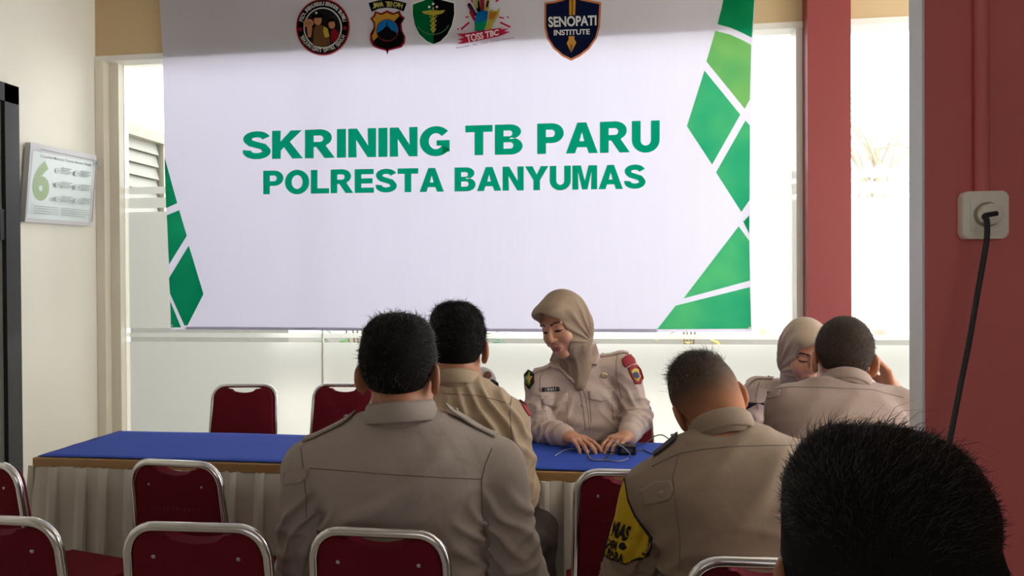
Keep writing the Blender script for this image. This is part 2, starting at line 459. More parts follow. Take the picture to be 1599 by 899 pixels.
# ------------------------------------------------------------------ banner
BY = WY - 0.016
M_ban = sheet_mat('banner_cloth', rgb(248, 246, 255), 0.55, (0.49, 0.468, 0.605, 1), crease=0.25)
lefte = [(248, -75), (249, 0), (254, 85), (257, 245), (262, 380), (267, 514)]
righte = [(1174, 518), (1171, 370), (1172, 190), (1176, 60), (1179, 0), (1182, -90)]
bot = [(430, 515), (600, 517), (800, 518), (1000, 519)]
outl = lefte + bot + righte
def bpl(x, y, layer=0):
    p = on_y(x, y, BY); return (p.x, BY - 0.0012 * layer, p.z)
v = [bpl(*p) for p in outl]
ban_c = Vector(bpl(715, 300))
v0 = [Vector(p) for p in v]
banner = mesh_obj('banner', [p - ban_c for p in v0], [tuple(range(len(v)))], M_ban)
banner.location = ban_c
tag(banner, 'large white cloth banner with green lettering and green corner shapes', 'banner')
G = lambda n, c, vc=None, va=0.22, tr=0.62: sheet_mat(n, rgb(*c), tr + .08, var=va if vc else 0, vcol=rgb(*vc) if vc else None, vscale=3.0)
M_grA = G('print_green', (0, 186, 136), (110, 220, 140))
M_grD = G('print_green_deep', (0, 150, 96), (40, 186, 124))
M_grL = G('print_green_light', (60, 190, 120), (170, 224, 120), 0.3)
M_txt = G('print_letter_green', (12, 178, 130), tr=0.72)
def art(): return Art(bpl)
a = art(); a.poly([(1130, -2), (1127, 12), (1120.6, 38), (1140, 43), (1158, 51), (1174, 59), (1178, -2)], M_grD); a.build('corner_shape', banner)
a = art(); a.poly([(1129, -85), (1130, -4), (1178, -4), (1180, -88)], M_grD); a.build('corner_shape', banner)
a = art(); a.poly([(1117, 48), (1140, 54), (1158, 62), (1173, 70), (1171, 155), (1163, 170), (1103, 96)], M_grL); a.build('corner_shape', banner)
a = art(); a.poly([(1100, 110), (1156, 179), (1112, 257), (1072.5, 197)], M_grA); a.build('corner_shape', banner)
a = art(); a.poly([(1164, 188), (1171, 196), (1170.5, 312), (1157.6, 331), (1118, 269)], M_grA); a.build('corner_shape', banner)
a = art(); a.poly([(1160.5, 346), (1170, 336), (1170, 365)], M_grD); a.build('corner_shape', banner)
a = art(); a.poly([(1153.5, 353), (1170, 376), (1171, 438), (1067, 466)], M_grA); a.build('corner_shape', banner)
a = art(); a.poly([(1055, 477), (1171, 448), (1173, 513), (1026, 514)], M_grA); a.build('corner_shape', banner)
a = art(); a.poly([(257, 245), (277, 317), (259.5, 325)], M_grD); a.build('corner_shape', banner)
a = art(); a.poly([(280, 328), (292, 368), (264, 413), (260.5, 336)], M_grD); a.build('corner_shape', banner)
a = art(); a.poly([(264, 434), (295, 383), (318, 459), (293, 508), (288, 508), (265.5, 458)], M_grD); a.build('corner_shape', banner)
a = art(); a.poly([(266, 470), (283, 511), (267, 511)], M_grD); a.build('corner_shape', banner)
def ell_arc(cx, cy, rx, ry, a0, a1, n=14):
    return [(cx + rx * math.cos(math.radians(a0 + (a1 - a0) * k / n)), cy + ry * math.sin(math.radians(a0 + (a1 - a0) * k / n))) for k in range(n + 1)]
def stroke_loop(c, w):
    L, R_ = [], []
    for i, p in enumerate(c):
        a, b_ = c[max(i - 1, 0)], c[min(i + 1, len(c) - 1)]
        dx, dy = b_[0] - a[0], b_[1] - a[1]; l = math.hypot(dx, dy); nx, ny = -dy / l, dx / l
        wx, wy = w[0] / 2, w[1] / 2
        L.append((p[0] + nx * wx, p[1] + ny * wy)); R_.append((p[0] - nx * wx, p[1] - ny * wy))
    return L + R_[::-1]
def bowl(x0, y0, y1, rx, flat):
    ry = (y1 - y0) / 2; return [(x0 + flat, y0)] + ell_arc(x0 + flat, y0 + ry, rx, ry, -90, 90)[1:-1] + [(x0 + flat, y1)]
sc_ = ell_arc(.44, .735, .30, .165, 12, 200, 14) + [(.165, .66), (.24, .575), (.44, .51), (.66, .44)] + ell_arc(.44, .27, .315, .17, 30, -192, 16)
gc_ = ell_arc(.50, .5, .38, .40, 42, 325, 26)
GLY = {
 'I': (.25, [[(0, 0), (.25, 0), (.25, 1), (0, 1)]]),
 'T': (.84, [[(.30, 0), (.54, 0), (.54, .79), (.84, .79), (.84, 1), (0, 1), (0, .79), (.30, .79)]]),
 'L': (.74, [[(0, 0), (.74, 0), (.74, .2), (.24, .2), (.24, 1), (0, 1)]]),
 'E': (.78, [[(0, 0), (.78, 0), (.78, .2), (.24, .2), (.24, .4), (.72, .4), (.72, .6), (.24, .6), (.24, .8), (.77, .8), (.77, 1), (0, 1)]]),
 'N': (.86, [[(0, 0), (.23, 0), (.23, .62), (.62, 0), (.86, 0), (.86, 1), (.63, 1), (.63, .39), (.25, 1), (0, 1)]]),
 'M': (1.02, [[(0, 0), (.22, 0), (.22, .74), (.41, 0), (.61, 0), (.80, .74), (.80, 0), (1.02, 0), (1.02, 1), (.69, 1), (.51, .36), (.33, 1), (0, 1)]]),
 'K': (.95, [[(0, 0), (.24, 0), (.24, .29), (.37, .43), (.65, 0), (.95, 0), (.53, .60), (.92, 1), (.60, 1), (.24, .60), (.24, 1), (0, 1)]]),
 'A': (.98, [[(0, 0), (.25, 0), (.32, .2), (.66, .2), (.73, 0), (.98, 0), (.62, 1), (.36, 1)], [(.38, .38), (.60, .38), (.49, .70)]]),
 'Y': (.94, [[(.35, 0), (.59, 0), (.59, .42), (.94, 1), (.66, 1), (.47, .64), (.28, 1), (0, 1), (.35, .42)]]),
 'U': (.86, [[(0, 1)] + [(0, .38)] + ell_arc(.43, .38, .43, .40, 180, 360)[1:-1] + [(.86, .38), (.86, 1), (.62, 1), (.62, .38)] + ell_arc(.43, .38, .19, .19, 0, -180)[1:-1] + [(.24, .38), (.24, 1)]]),
 'O': (1.0, [ell_arc(.5, .5, .5, .52, 0, 350, 35), ell_arc(.5, .5, .255, .31, 0, 350, 35)]),
 'P': (.82, [[(0, 0), (.24, 0), (.24, .36)] + bowl(0, .36, 1, .36, .46) + [(0, 1)], [(.24, .54)] + bowl(0, .54, .81, .135, .44) + [(.24, .81)]]),
 'B': (.86, [[(0, 0)] + bowl(0, 0, .55, .36, .50) + bowl(0, .53, 1, .33, .48) + [(0, 1)], [(.24, .18)] + bowl(0, .18, .42, .12, .48) + [(.24, .42)], [(.24, .60)] + bowl(0, .60, .82, .11, .46) + [(.24, .82)]]),
 'R': (.92, [[(0, 0), (.24, 0), (.24, .40), (.36, .40), (.63, 0), (.92, 0), (.68, .36), (.63, .42)] + ell_arc(.50, .715, .33, .285, -62, 90) + [(.5, 1), (0, 1)], [(.24, .56)] + bowl(0, .56, .81, .125, .47) + [(.24, .81)]]),
 'S': (.84, [stroke_loop(sc_, (.24, .20))]),
 'G': (.96, [stroke_loop(gc_, (.25, .22)), ]),
}
from mathutils.geometry import tessellate_polygon
def fatten(lp, o, hole):
    n = len(lp); ar = sum(lp[i][0] * lp[(i + 1) % n][1] - lp[(i + 1) % n][0] * lp[i][1] for i in range(n)); sg = (1 if ar > 0 else -1) * (-1 if hole else 1); out = []
    for i in range(n):
        (x0, y0), (x1, y1), (x2, y2) = lp[i - 1], lp[i], lp[(i + 1) % n]
        l1 = math.hypot(x1 - x0, y1 - y0) or 1; l2 = math.hypot(x2 - x1, y2 - y1) or 1
        n1 = ((y1 - y0) / l1, -(x1 - x0) / l1); n2 = ((y2 - y1) / l2, -(x2 - x1) / l2)
        bx, by = n1[0] + n2[0], n1[1] + n2[1]; k = 2 / max(bx * bx + by * by, 1.2)
        out.append((x1 + bx * k * o * sg, y1 + by * k * o * sg * .55))
    return out
def headline(s, quad, gap, space):
    q = quad_map(*quad); x = 0; items = []
    for ch in s:
        if ch == ' ': x += space; continue
        items.append((ch, x)); x += GLY[ch][0] + gap
    W = x - gap
    for ch, x0 in items:
        V, Fc = [], []
        groups = [[fatten(lp, .024, k_ > 0) for k_, lp in enumerate(GLY[ch][1])]]
        if ch == 'G': groups.append([[(.52, .34), (.52, .53), (.95, .53), (.95, .14), (.72, .10), (.72, .34)]])
        for gi, loops in enumerate(groups):
            i0 = len(V)
            for lp in loops:
                for a_, b_ in lp:
                    p = q((x0 + a_) / W, b_); V.append(bpl(p[0], p[1], 1 + 0.3 * gi))
            for t_ in tessellate_polygon([[Vector((a_, b_, 0)) for a_, b_ in lp] for lp in loops]): Fc.append(tuple(i0 + k for k in t_))
        mesh_obj('letter', V, Fc, M_txt, banner)
headline('SKRINING TB PARU', ((380, 206), (1029, 188.5), (1029, 236.5), (380, 248.5)), .12, .40)
headline('POLRESTA BANYUMAS', ((412, 267), (1006, 257), (1006, 294), (412, 303)), .11, .40)
# hem along the foot and eyelets
h = art(); h.poly([(291, 510), (430, 510.5), (600, 512), (800, 513), (1026, 513.5), (1026, 519), (1000, 519), (800, 518), (600, 517), (430, 515), (289, 514.2)], G('banner_hem', (190, 186, 200), tr=0.35)); h.build('hem', banner)
for ex_, ey_ in ((268.5, 508), (1170.5, 512)):
    MB().lathe([(0.003, 0), (0.007, 0), (0.007, 0.003), (0.003, 0.003), (0.003, 0)], Vector(bpl(ex_, ey_, 2)), (0, -1, 0), 14).build('eyelet', mat('eyelet_metal', rgb(235, 235, 235), 0.3, 0.6), banner)

P = lambda n, c, tr=0.45: sheet_mat('print_' + n, rgb(*c), tr)
pk, pw, pr, pg, pb, pn = P('black', (22, 20, 22)), P('white', (240, 238, 235)), P('maroon', (150, 36, 50)), P('gold', (214, 160, 60)), P('blue', (24, 120, 190)), P('navy', (22, 30, 60))
psk, pbr, ptan, pgr = P('skin', (206, 140, 100)), P('brown', (120, 84, 56)), P('tan', (170, 130, 90)), P('dark_green', (0, 104, 62))
# round crest
a = art(); cx0, cy0 = 504.5, 42.5
a.disc(cx0, cy0, 43.0, P('pink', (224, 176, 178)), 45); a.disc(cx0, cy0, 41.5, pr, 43.5); a.disc(cx0, cy0, 39.5, pk, 41.5)
a.arc_text('POLDA JATENG PEDULI BERANTAS TB PARU', cx0, cy0, 35.2, -165, -15, 6, pw, 0.02, ry=1.04)
a.arc_text('TEMUKAN OBATI SAMPAI SEMBUH', cx0, cy0, 35.2, 158, 22, 6, pw, 0.02, inward=True, ry=1.04)
a.disc(cx0 - 35, cy0 + 4, 3.2, pr); a.disc(cx0 + 35, cy0 + 2, 3.2, pr)
a.disc(cx0 + 0.5, cy0 + 2, 30, pw, 32); a.disc(cx0 + 0.5, cy0 + 2, 28, P('charcoal', (40, 36, 38)), 30)
a.poly([(490, 72), (491, 48), (494, 42), (503, 40), (511, 44), (515, 54), (517, 70), (509, 73), (500, 74)], pbr)
a.poly([(507, 42), (513, 46), (516, 58), (509, 60), (506, 50)], P('patch_yellow', (206, 180, 70)))
a.poly([(518, 67), (518, 50), (524, 46), (530, 52), (531, 58), (526, 66)], pr)
a.disc(498, 33, 6.0, psk, 8); a.poly([(488, 30), (491, 23), (499, 20), (506, 24), (508, 29)], pk)
a.disc(520, 40, 5.2, psk, 6.5); a.poly([(513, 38), (516, 32), (522, 30), (528, 36), (527, 45), (524, 35), (516, 36)], pk)
a.poly([(481, 40), (487, 40), (490, 46), (488, 60), (483, 60)], psk); a.disc(484, 38, 8, psk, 6.5); a.disc(484, 38.5, 5, ptan, 2.5)
a.disc(496.5, 22.5, 1.8, pw)
a.build('crest', banner)
# province shield with ribbon
a = art()
a.poly([(575.5, 5), (590, 1), (605, -1), (620, 1), (635, 5), (630.5, 18), (618, 13.5), (605, 12), (592, 13.5), (580.5, 18.5)], pk)
a.arc_text('JAWA TENGAH', 605, 90, 83.5, -106, -74, 8, P('pale_yellow', (214, 208, 120)), 0.03)
sh = [(587, 19), (596, 22), (605, 18), (614, 22), (623, 18), (626, 25), (631, 29), (626, 38), (627, 48), (631.5, 57), (631, 66), (626, 73), (615, 76), (607, 78), (605.5, 84), (603, 78), (592, 75), (584, 71), (580, 63), (580, 53), (585, 44), (585, 37), (580, 30), (585, 26)]
gx, gy = 605.5, 47
big = [(gx + (x - gx) * 1.07, gy + (y - gy) * 1.05) for x, y in sh]
a.poly(big, pr); a.poly([(gx + (x - gx) * .97, gy + (y - gy) * .97) for x, y in sh], pk)
a.poly([(588, 21), (596, 24), (605, 20), (614, 24), (622, 21), (624, 26), (583, 65), (581.5, 57), (586.5, 46), (586.5, 36), (582, 30), (586, 27)], pg)
a.disc(605.5, 48, 17.5, pr); a.disc(605.5, 48, 16.3, pb)
a.poly([(590, 53), (595, 49), (598, 48), (602, 43), (604, 42), (604.6, 35), (605.4, 35), (606, 42), (608, 43), (612, 48), (617, 50), (621, 53), (619, 58), (613, 63), (605, 64.5), (597, 62), (592, 58)], pk)
a.build('crest', banner)
# health shield
a = art()
S = lambda k: [(677 + (x - 677) * k, 33 + (y - 33) * k) for x, y in [(677, -6), (690, 0), (709.5, 5), (710, 22), (706, 40), (699, 54), (688, 65), (677.3, 69.5), (667, 65), (655, 54), (648, 40), (644.5, 22), (644.5, 7), (662, 1)]]
a.poly(S(1.04), pw); a.poly(S(0.99), pgr)
a.poly([p for p in [(677, -5), (690, 1), (708.8, 5.5), (709, 22), (705, 40), (698, 53.5), (688, 64), (677.3, 68)]], pk)
pgo = P('crest_gold', (190, 176, 70))
a.poly([(659, 18), (668, 17), (674, 16), (677, 20), (680, 16), (686, 17), (695.5, 16), (692, 21), (686, 23), (681, 24), (677, 26), (673, 24), (667, 23), (662, 22)], pgo)
a.line([(677, 12), (677, 52)], 2.0, pgo)
a.line([(671, 26), (676, 30), (682, 33), (677, 38), (672.5, 40), (677, 44), (681, 46), (677, 51)], 1.6, pgo)
a.line([(683, 26), (678, 30), (672, 33), (677, 38), (681.5, 40), (677, 44), (673, 46), (677, 51)], 1.6, pgo)
for q in ((677, 7), (671, 12), (683, 12)): a.disc(q[0], q[1], 1.9, pw)
a.line([(677 + 27 * math.cos(math.radians(t)), 30 + 25 * math.sin(math.radians(t))) for t in range(25, 160, 9)], 1.4, P('arc_green', (90, 130, 96)))
a.build('crest', banner)
# campaign mark with raised hand
a = art()
pcr, pol = P('crimson', (176, 34, 66)), P('olive', (170, 160, 66))
def fin(x0, y0, x1, y1, w, m): a.line([(x0, y0), (x1, y1)], w, m); a.disc(x1, y1, w / 2, m, n=12)
a.poly([(745, 51), (741, 36), (744, 20), (752, 15), (762, 18), (761, 30), (757, 40), (756, 48)], pb)
fin(743, 25, 733, 8, 6, P('dark_plum', (70, 34, 60))); fin(748, 18, 745, 0, 6.2, pk); fin(754, 16, 753, -8, 6.2, pr); fin(760, 18, 763, -2, 6, pol); fin(742.5, 33, 736, 20, 5, pr)
a.line([(746, 14), (744.5, -4)], 4.8, pol); a.line([(749, 20), (748, 4)], 3, pk); a.line([(761, 13), (763, 3)], 3, pk)
a.poly([(744, 36), (752, 37), (762, 31), (758, 49), (742, 50)], P('leaf_green', (10, 140, 90)))
a.poly([(757, 48), (762, 36), (764, 20), (768, 17), (775, 20), (781, 14), (780, 24), (775, 32), (769, 40), (769, 47)], pol)
a.poly([(764, 30), (766, 20), (770, 22), (775, 19), (777, 23), (773, 30), (768, 33)], P('ochre', (176, 110, 50)))
for l in (((721, 48), (734, 37), 3), ((728, 29), (733, 28.5), 2), ((782, 37), (798, 44.5), 3), ((780, 29), (788, 30.5), 2), ((775, 5), (785, -2), 2.6), ((735, -3), (739, 6), 2.6)):
    a.line([l[0], l[1]], l[2], pcr); a.layer -= 1
a.layer += 1
a.disc(716.5, 47.5, 1.4, pcr, n=10); a.disc(794, 29.3, 1.4, pcr, n=10)
a.poly([(714, 55), (724, 55), (788, 45), (781, 48), (796, 47), (788, 51), (798, 52), (780, 59), (726, 70), (714, 71), (724, 66), (716, 64), (726, 61)], pcr)
a.text('TOSS TBC', ((728, 57), (780, 48), (780, 57), (731, 69)), pw, 0.035)
a.text('Temukan TBC Obati Sampai Sembuh', ((713, 76), (804, 59.5), (804, 63), (714, 79.5)), P('tag_plum', (120, 60, 80)), 0.0, 0.2)
a.build('crest', banner)
# institute shield with pen
a = art()
S2 = lambda k, ky=1: [(893.5 + (x - 893.5) * k, 42 + (y - 42) * ky) for x, y in [(865, 2), (880, -2), (894, -8), (908, -2), (939, 4), (937, 42), (932, 60), (920, 77), (906, 88), (892, 95), (878, 88), (864, 76), (854, 60), (850, 42), (850, 4)]]
a.poly(S2(1, 1), P('copper', (204, 130, 84))); a.poly(S2(.93, .93), pn)
a.poly([(889, -4), (899, -4), (898, 24), (889, 24)], pg); a.line([(893.7, -4), (893.5, 24)], 2.4, P('deep_gold', (150, 92, 34)))
a.poly([(888, 57), (897, 57), (897, 62), (900, 67), (895, 77), (892, 83), (889, 77), (885, 68), (888, 62)], P('bright_gold', (226, 160, 70)))
a.line([(892.3, 69), (892, 82)], 1.0, pn)
a.text('SENOPATI', ((856, 27), (931.5, 24.5), (931.5, 40.5), (857, 43.5)), pw, 0.03)
a.text('INSTITUTE', ((865, 47.5), (921, 46), (921, 54.5), (865, 56.5)), pw, 0.03)
a.build('crest', banner)

# ------------------------------------------------------------------ framed poster on the left wall
PXX = XL + 0.045
def ppl(x, y, layer=0):
    p = on_x(x, y, PXX); return (PXX + 0.0008 * layer, p.y, p.z)
qd = [(48, 222), (151, 243), (145, 353), (39, 346)]
pc = Vector(ppl(95, 290)) - Vector((0.03, 0, 0))
poster = empty('poster', pc, label='tilted framed hand washing poster with green figure six on left wall', cat='poster')
M_pb = mat('poster_frame', rgb(206, 206, 212), 0.35)
MB().prism([ppl(*q) for q in qd], (-0.03, 0, 0)).build('board', mat('poster_board', rgb(205, 204, 208), 0.4), poster, smooth=False)
MB().box((XL, pc.y - 0.1, pc.z - 0.05), (PXX - 0.03, pc.y + 0.1, pc.z + 0.05)).build('wall_bracket', M_dark, poster, smooth=False)
Q = quad_map(*qd)
def qp(u, v): return tuple(Q(u, 1 - v))
a = Art(ppl)
pa = mat('poster_paper', rgb(222, 232, 232), 0.3); pgn = mat('poster_green', rgb(160, 184, 140), 0.4); pgt = mat('poster_grey_text', rgb(160, 172, 172), 0.5); pdk = mat('poster_dark', rgb(88, 90, 104), 0.4)
a.poly([qp(.04, .10), qp(.95, .10), qp(.93, .95), qp(.02, .95)], pa)
a.text('6', (qp(.07, .20), qp(.32, .20), qp(.32, .72), qp(.07, .72)), pgn, 0.05)
a.text('6 Langkah Mencuci Tangan dengan Benar', (qp(.16, .125), qp(.93, .125), qp(.93, .175), qp(.16, .175)), pgt, 0.01)
for r_ in range(3):
    for c_ in range(2):
        u0, v0_ = .40 + .28 * c_, .25 + .19 * r_
        a.disc(*qp(u0 + .02, v0_ + .05), 4, pgt, 4); a.disc(*qp(u0 + .02, v0_ + .05), 3.1, pa, 3.1)
        a.disc(*qp(u0 + .025, v0_ + .05), 1.8, pgt, 1.4)
        for k in range(4):
            a.poly([qp(u0 + .08, v0_ + .022 * k), qp(u0 + .23 - .03 * (k % 2), v0_ + .022 * k), qp(u0 + .23 - .03 * (k % 2), v0_ + .012 + .022 * k), qp(u0 + .08, v0_ + .012 + .022 * k)], pgt); a.layer -= 1
        a.layer += 1
for k in range(4):
    for u0, u1 in ((.06, .42), (.47, .88 - .05 * (k == 3))):
        a.poly([qp(u0, .79 + .03 * k), qp(u1, .79 + .03 * k), qp(u1, .798 + .03 * k), qp(u0, .798 + .03 * k)], pgt); a.layer -= 1
a.line([qp(.94, .09), qp(.93, .94)], 1.2, pdk); a.line([qp(.10, .075), qp(.94, .085)], 0.9, pdk)
a.poly([qp(.95, .06), qp(1.0, .20), qp(.94, .12)], pdk); a.poly([qp(.96, .88), qp(.86, .99), qp(.92, .93)], pdk)
a.build('printed_sheet', poster)

# ------------------------------------------------------------------ socket, plug and cable on the partition
sock = empty('wall_socket', (oz.x, PY, oz.z), label='white square wall socket on the red partition', cat='socket')
M_sock = mat('socket_plastic', rgb(250, 246, 234), 0.35)
w_, wh_ = 0.0335, 0.0375
def rrect(cx, cz, hw, hh, r, y, n=6):
    pts = []
    for sx, sz, a0 in ((1, 1, 0), (-1, 1, 90), (-1, -1, 180), (1, -1, 270)):
        for k in range(n + 1):
            a = math.radians(a0 + 90 * k / n); pts.append((cx + sx * (hw - r) + r * math.cos(a), y, cz + sz * (hh - r) + r * math.sin(a)))
    return pts
MB().prism(rrect(oz.x, oz.z, w_, wh_, 0.008, PY), (0, -0.02, 0), 0.003).build('housing', M_sock, sock)
MB().prism(rrect(oz.x, oz.z, 0.0235, 0.026, 0.004, PY - 0.02), (0, -0.003, 0), 0.001).build('face_plate', M_sock, sock)
MB().lathe([(0.0195, 0), (0.0195, 0.005), (0.017, 0.005), (0.017, 0.0), (0.0195, 0)], (oz.x, PY - 0.023, oz.z), (0, -1, 0), 32).build('socket_ring', mat('socket_plastic_shade', rgb(170, 164, 148), 0.4), sock)
plug = empty('plug', (oz.x + .005, PY - 0.024, oz.z), label='white round plug with dark cable in the wall socket', cat='plug')
MB().lathe([(0, 0), (0.0165, 0), (0.0165, 0.012), (0.016, 0.018), (0.011, 0.022), (0, 0.022)], (oz.x, PY - 0.024, oz.z), (0, -1, 0), 28).build('plug_body', M_sock, plug)
cp = [on_y(x, y, PY - 0.05) for x, y in ((1538, 337), (1541, 345), (1541, 370), (1535, 410), (1526, 460), (1514, 530), (1500, 600), (1487, 668), (1478, 720), (1470, 800))]
cp = [Vector((oz.x + .004, PY - 0.045, oz.z))] + cp + [Vector((cp[-1].x - 0.02, PY - 0.04, 0.3)), Vector((cp[-1].x - 0.02, PY - 0.04, 0.01))]
def catmull(pts, n=8):
    pts = [Vector(p) for p in pts]; out = []
    for i in range(len(pts) - 1):
        p0, p1, p2, p3 = pts[max(i - 1, 0)], pts[i], pts[i + 1], pts[min(i + 2, len(pts) - 1)]
        for k in range(n):
            t = k / n; out.append(0.5 * ((2 * p1) + (p2 - p0) * t + (2 * p0 - 5 * p1 + 4 * p2 - p3) * t * t + (3 * p1 - p0 - 3 * p2 + p3) * t ** 3))
    return out + [pts[-1]]
M_cable = mat('black_cable', rgb(40, 42, 46), 0.5, var=0.3, vscale=60)
MB().tube(catmull(cp), 0.0041, 10).build('cable', M_cable, plug)
# ------------------------------------------------------------------ table with pleated skirt
TX0, TXM, TX1 = -2.11, 0.25, 2.0
TY0, TY1, TZ = 2.505, 2.99, 0.75
M_wood = mat('table_edge_wood', rgb(172, 134, 88), 0.5, var=0.25, vscale=5, stretch=(0.3, 6, 12))
M_blue = mat('blue_cloth', rgb(42, 80, 194), 0.8, var=0.18, vscale=9, stretch=(1, 14, 1), bump=0.12, bscale=40)
M_skirt = mat('skirt_cloth', rgb(202, 196, 186), 0.85, var=0.10, vscale=7, bump=0.15, bscale=30, stretch=(1, 1, 0.4))
M_tleg = mat('table_leg_steel', rgb(90, 90, 92), 0.4, 0.5)
def pleats(a, b, out, n_h, seed):
    """folded cloth hanging from a straight edge a-b; out = outward direction"""
    rn = random.Random(seed); a, b, out = Vector(a), Vector(b), Vector(out); L = (b - a).length; d = (b - a).normalized()
    prof = []; x = 0.0
    while x < L:
        w = rn.uniform(0.085, 0.115); g = rn.uniform(0.022, 0.03)
        prof += [(x, 0.002), (x + (w - g) * 0.5, 0.004 + rn.uniform(0, .004)), (x + w - g, 0.003), (x + w - g - 0.004, 0.030), (x + w - g * 0.45, 0.036), (x + w + 0.001, 0.026)]
        x += w
    prof = [(min(p, L), q) for p, q in prof] + [(L, 0.002)]
    rows = 9; vs = []; fs = []
    ph = [rn.uniform(0, 6.28) for _ in prof]
    for r in range(rows):
        t = r / (rows - 1); z = TZ - 0.032 - t * (TZ - 0.04)
        for (p, q), f_ in zip(prof, ph):
            k = 0.55 + 0.9 * t
            pt = a + d * (p + 0.006 * t * math.sin(f_ + t * 3)) + out * (q * k + 0.028 * t + 0.003 * math.sin(f_ * 2 + t * 5))
            vs.append((pt.x, pt.y, z))
    m = len(prof)
    for r in range(rows - 1):
        for i in range(m - 1): fs.append((r * m + i, r * m + i + 1, (r + 1) * m + i + 1, (r + 1) * m + i))
    return vs, fs
def table(x0, x1, label, left_side, right_side, seed):
    t = empty('table', ((x0 + x1) / 2, (TY0 + TY1) / 2, 0), label=label, cat='table', group='skirted tables in one row')
    MB().box((x0, TY0, TZ - 0.036), (x1, TY1, TZ - 0.003), 0.003).build('tabletop', M_wood, t, smooth=False)
    for lx in (x0 + 0.08, x1 - 0.08):
        for ly in (TY0 + 0.06, TY1 - 0.05):
            MB().box((lx - 0.018, ly - 0.018, 0), (lx + 0.018, ly + 0.018, TZ - 0.036)).build('leg', M_tleg, t, smooth=False)
    segs = [((x0, TY0 + 0.004, 0), (x1, TY0 + 0.004, 0), (0, -1, 0))]
    if left_side: segs.append(((x0 + 0.004, TY1, 0), (x0 + 0.004, TY0, 0), (-1, 0, 0)))
    if right_side: segs.append(((x1 - 0.004, TY0, 0), (x1 - 0.004, TY1, 0), (1, 0, 0)))
    V, F_ = [], []
    for i, s in enumerate(segs):
        v_, f_ = pleats(*s, 9, seed + i); n0 = len(V); V += v_; F_ += [tuple(n0 + k for k in q) for q in f_]
    o = mesh_obj('skirt', V, F_, M_skirt, t, smooth=True)
    o.data.set_sharp_from_angle(angle=math.radians(28))
    s = o.modifiers.new('thick', 'SOLIDIFY'); s.thickness = 0.0015
    return t
table(TX0, TXM, 'long skirted table in front of the banner, empty left part', True, False, 5)
table(TXM + 0.004, TX1, 'skirted table on the right holding the laptop', False, True, 9)
def cloth():
    nx, ny = 90, 12; V = []; F_ = []
    rn = random.Random(2)
    for j in range(ny + 1):
        for i in range(nx + 1):
            x = TX0 + 0.012 + (TX1 - TX0 - 0.024) * i / nx; y = TY0 + 0.012 + (TY1 - TY0 - 0.02) * j / ny
            V.append((x, y, TZ + 0.0012 + 0.0012 * math.sin(x * 7 + y * 19) * math.sin(y * 31 + x * 2)))
    for j in range(ny):
        for i in range(nx): a = j * (nx + 1) + i; F_.append((a, a + 1, a + nx + 2, a + nx + 1))
    V = [(x, y, z + 0.0015) for x, y, z in V]
    o = mesh_obj('table_cloth', [(x - 0, y - 2.75, z - TZ) for x, y, z in V], F_, M_blue, smooth=True); o.location = (0, 2.75, TZ)
    s = o.modifiers.new('thick', 'SOLIDIFY'); s.thickness = 0.002
    return tag(o, 'royal blue cloth spread along the top of the skirted tables', 'tablecloth')
cloth()

